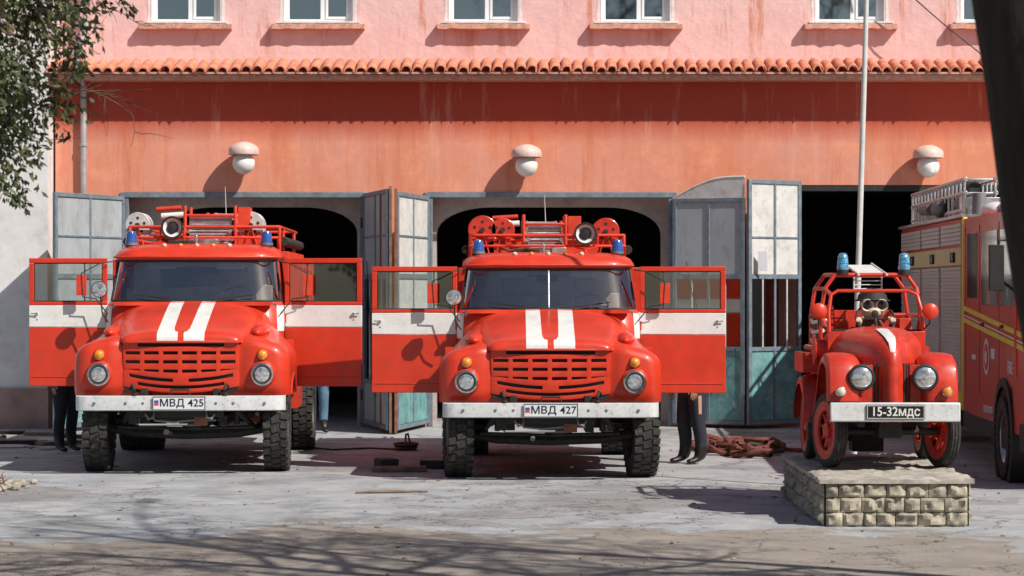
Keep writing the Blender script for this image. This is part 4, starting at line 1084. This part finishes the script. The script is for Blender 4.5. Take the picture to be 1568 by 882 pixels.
# ------------------------------------------------------------------ trees
def bare_tree(name,base,h,seed,r0,lean=(0,0),lv=4,kids=(9,6,5,4),start=.35,mat=BARK,spread=1.0,trunk=None):
    rnd=random.Random(seed); b=MB()
    def br(p,d,L,r,level,given=None):
        n=(7,6,5,4,3)[level]; q=p.copy(); dd=d.copy()
        if given:
            pts=[Vector(g[:3]) for g in given]; rs=[g[3] for g in given]; n=len(pts)-1
        else:
            pts=[p.copy()]; rs=[r]
            for i in range(n):
                j=(.05,.16,.22,.28,.3)[level]
                dd=(dd+Vector((rnd.gauss(0,j),rnd.gauss(0,j),rnd.gauss(0,j*.6)+(.05 if level>0 else 0)))).normalized()
                q=q+dd*(L/n); pts.append(q.copy()); rs.append(max(.007,r*(1-.78*(i+1)/n)))
        b.tube(pts,rs,mat,(20 if given else 12,7,5,4,3)[level],cap=False)
        if level>=lv: return
        for k in range(kids[level]):
            t=(start if level==0 else .15)+(1-(start if level==0 else .15))*(k+rnd.random())/kids[level]; t=min(t,.98)
            i=min(int(t*n),n-1); f=t*n-i; pp=pts[i].lerp(pts[i+1],f); rr=rs[i]+(rs[i+1]-rs[i])*f
            a=rnd.random()*2*math.pi; tang=(pts[i+1]-pts[i]).normalized()
            side=tang.cross(Vector((math.cos(a),math.sin(a),.3))).normalized()
            nd=(tang*.6+side*spread*rnd.uniform(.7,1.2)).normalized()
            br(pp,nd,L*rnd.uniform(.38,.58)*(1.05-.4*t),max(.009,rr*.62),level+1)
    br(Vector(base),Vector((lean[0],lean[1],1)).normalized(),h,r0,0,trunk)
    return b.obj(name,None,ang=60,recalc=False)
bare_tree('bare_tree',(3.1,12.0,-.1),9,5,.30,start=.60,trunk=[(3.14,12,-.1,.40),(3.02,12,.5,.32),(2.91,12,1.2,.285),(2.845,12,1.79,.28),(2.78,12,2.15,.28),(2.71,12,2.6,.28),(2.64,12,3.2,.285),(2.58,12,3.6,.29),(2.45,12.1,4.6,.27),(2.2,12.2,6,.22),(1.9,12.4,8,.16),(1.5,12.4,10,.10),(1.3,12.6,12.5,.03)])
bare_tree('bare_tree',(5.6,13.4,-.1),11,11,.2,(0,.02),start=.45)
bare_tree('bare_tree',(8.8,14.4,-.1),10.5,17,.2,(-.03,.0),start=.45)
bare_tree('bare_tree',(4.2,14.6,-.1),9.5,41,.20,(-.04,-.03),start=.5)

# thuja at the upper left, and an unseen copy at the right, added to shade the foreground
def thuja():
    T=empty('thuja_tree'); rnd=random.Random(4)
    def leafm(name,c1,c2):
        m,nt,bb=base_mat(name); v=coords(nt); n=noise_n(nt,v,7,3,.7); nt.links.new(ramp(nt,n,[(.3,c1),(.7,c2)]),bb.inputs['Base Color']); bb.inputs['Roughness'].default_value=.7; return m
    L1=leafm('thuja_green',(.05,.07,.022),(.12,.145,.05)); L2=leafm('thuja_dry',(.18,.115,.07),(.30,.22,.14)); L3=leafm('thuja_dark',(.02,.03,.013),(.055,.07,.03))
    b=MB(); C=Vector((-4.98,18,5.4)); RR=Vector((2.05,2.0,3.05))
    b.tube([(-5.3,18,0),(-5.25,18.02,2),(-5.2,18,4),(-5.2,18,8)],[.16,.14,.10,.03],BARK,10)
    clumps=[]
    tries=0
    while len(clumps)<1500 and tries<40000:
        tries+=1
        d=Vector((rnd.gauss(0,1),rnd.gauss(0,1),rnd.gauss(0,1))).normalized(); k=rnd.uniform(.60,1.03)
        if d.z>.55 and rnd.random()<.7: continue
        p=C+Vector((d.x*RR.x,d.y*RR.y,d.z*RR.z))*k
        if noise.noise(p*1.6)<-.26: continue
        clumps.append((p,d))
    for p,d in clumps[:260]:
        s=C+Vector((0,0,(p.z-C.z)*.6)); b.tube([s,s.lerp(p,.5)+Vector((0,0,.1)),p],[.02,.012,.004],TWIG,4,cap=False)
    o1=b.obj('branches',T,recalc=False)
    b=MB()
    for p,d in clumps:
        dirn=(d*.5+Vector((rnd.gauss(0,.35),rnd.gauss(0,.35),-.55+rnd.gauss(0,.3)))).normalized(); Lc=rnd.uniform(.28,.55)
        u=dirn.cross(Vector((rnd.gauss(0,1),rnd.gauss(0,1),rnd.gauss(0,1)))).normalized(); w=dirn.cross(u)
        r_=rnd.random(); m=L2 if r_<.16 else (L3 if r_<.38 else L1)
        vs=[];fs=[]
        for q in range(56):
            t=rnd.random(); sp=.13*math.sin(math.pi*min(1,t*.85+.15)); c=p+dirn*(Lc*(t-.3))+u*rnd.gauss(0,sp)+w*rnd.gauss(0,sp*.7)
            a=(dirn+u*rnd.gauss(0,.7)+w*rnd.gauss(0,.7)).normalized(); s=a.cross(Vector((rnd.gauss(0,1),rnd.gauss(0,1),rnd.gauss(0,1)))).normalized()
            l=rnd.uniform(.04,.085); wd=rnd.uniform(.010,.020); k=len(vs)
            vs+=[c-s*wd*.5,c+a*l*.5-s*wd,c+a*l,c+a*l*.5+s*wd]; fs.append((k,k+1,k+2,k+3))
        b.add(vs,fs,m)
    o2=b.obj('foliage',T,ang=10,recalc=False)
    for tx,ty,sc in ((6.6,12.2,1.0),):
        e=empty('thuja_tree',(tx+5.0*sc,ty-18*sc,0),0,scale=(sc,sc,sc))
        for o in (o1,o2):
            q=bpy.data.objects.new(o.name.split('.')[0],o.data); COL.objects.link(q); q.parent=e
thuja()
def twigs():
    rnd=random.Random(9); b=MB()
    def br(p,d,L,r,lv):
        pts=[p];q=p;dd=d
        for i in range(5):
            dd=(dd+Vector((rnd.gauss(0,.2),rnd.gauss(0,.1),rnd.gauss(0,.2)))).normalized(); q=q+dd*L/5; pts.append(q)
        b.tube(pts,[r*(1-.7*i/5) for i in range(6)],TWIG,4,cap=False)
        if lv<2:
            for k in range(3):
                i=rnd.randint(1,4); br(pts[i],(dd+Vector((rnd.gauss(0,.6),rnd.gauss(0,.3),rnd.gauss(0,.6)))).normalized(),L*.5,r*.6,lv+1)
    b.tube([(-4.6,19.2,0),(-4.55,19.2,2),(-4.5,19.2,3.5),(-4.35,19.2,5)],[.05,.04,.03,.012],TWIG,8)
    for z in (3.45,3.8,4.15,4.5): br(Vector((-4.4,19.2,z)),Vector((1,0,rnd.uniform(-.1,.3))).normalized(),rnd.uniform(1.0,1.5),.010,0)
    b.obj('bare_sapling',None,recalc=False)
twigs()

# ------------------------------------------------------------------ light, world, camera
d=Vector((-1.2,1.0,-1.5)).normalized()
sd=bpy.data.lights.new('sun','SUN'); sd.energy=5.0; sd.angle=rad(.5); sd.color=(1,.95,.87)
so=bpy.data.objects.new('sun',sd); COL.objects.link(so); so.rotation_euler=d.to_track_quat('-Z','Y').to_euler()
w=bpy.data.worlds.new('World'); scene.world=w; w.use_nodes=True; nt=w.node_tree
sky=nt.nodes.new('ShaderNodeTexSky'); sky.sky_type='NISHITA'; sky.sun_disc=False
sky.sun_elevation=math.asin(-d.z); sky.sun_rotation=math.atan2(-d.x,-d.y)
bg=nt.nodes['Background']; bg.inputs[1].default_value=.07; nt.links.new(sky.outputs[0],bg.inputs[0])
cd=bpy.data.cameras.new('camera'); cd.lens=84.95; cd.sensor_width=36; cd.clip_end=1500; cd.clip_start=.1
cd.dof.use_dof=True; cd.dof.focus_distance=27.5; cd.dof.aperture_fstop=3.2
co=bpy.data.objects.new('camera',cd); COL.objects.link(co); co.location=(0,0,2.18); co.rotation_euler=(math.pi/2,0,0)
scene.camera=co
scene.view_settings.view_transform='Standard'; scene.view_settings.look='None'; scene.view_settings.exposure=0
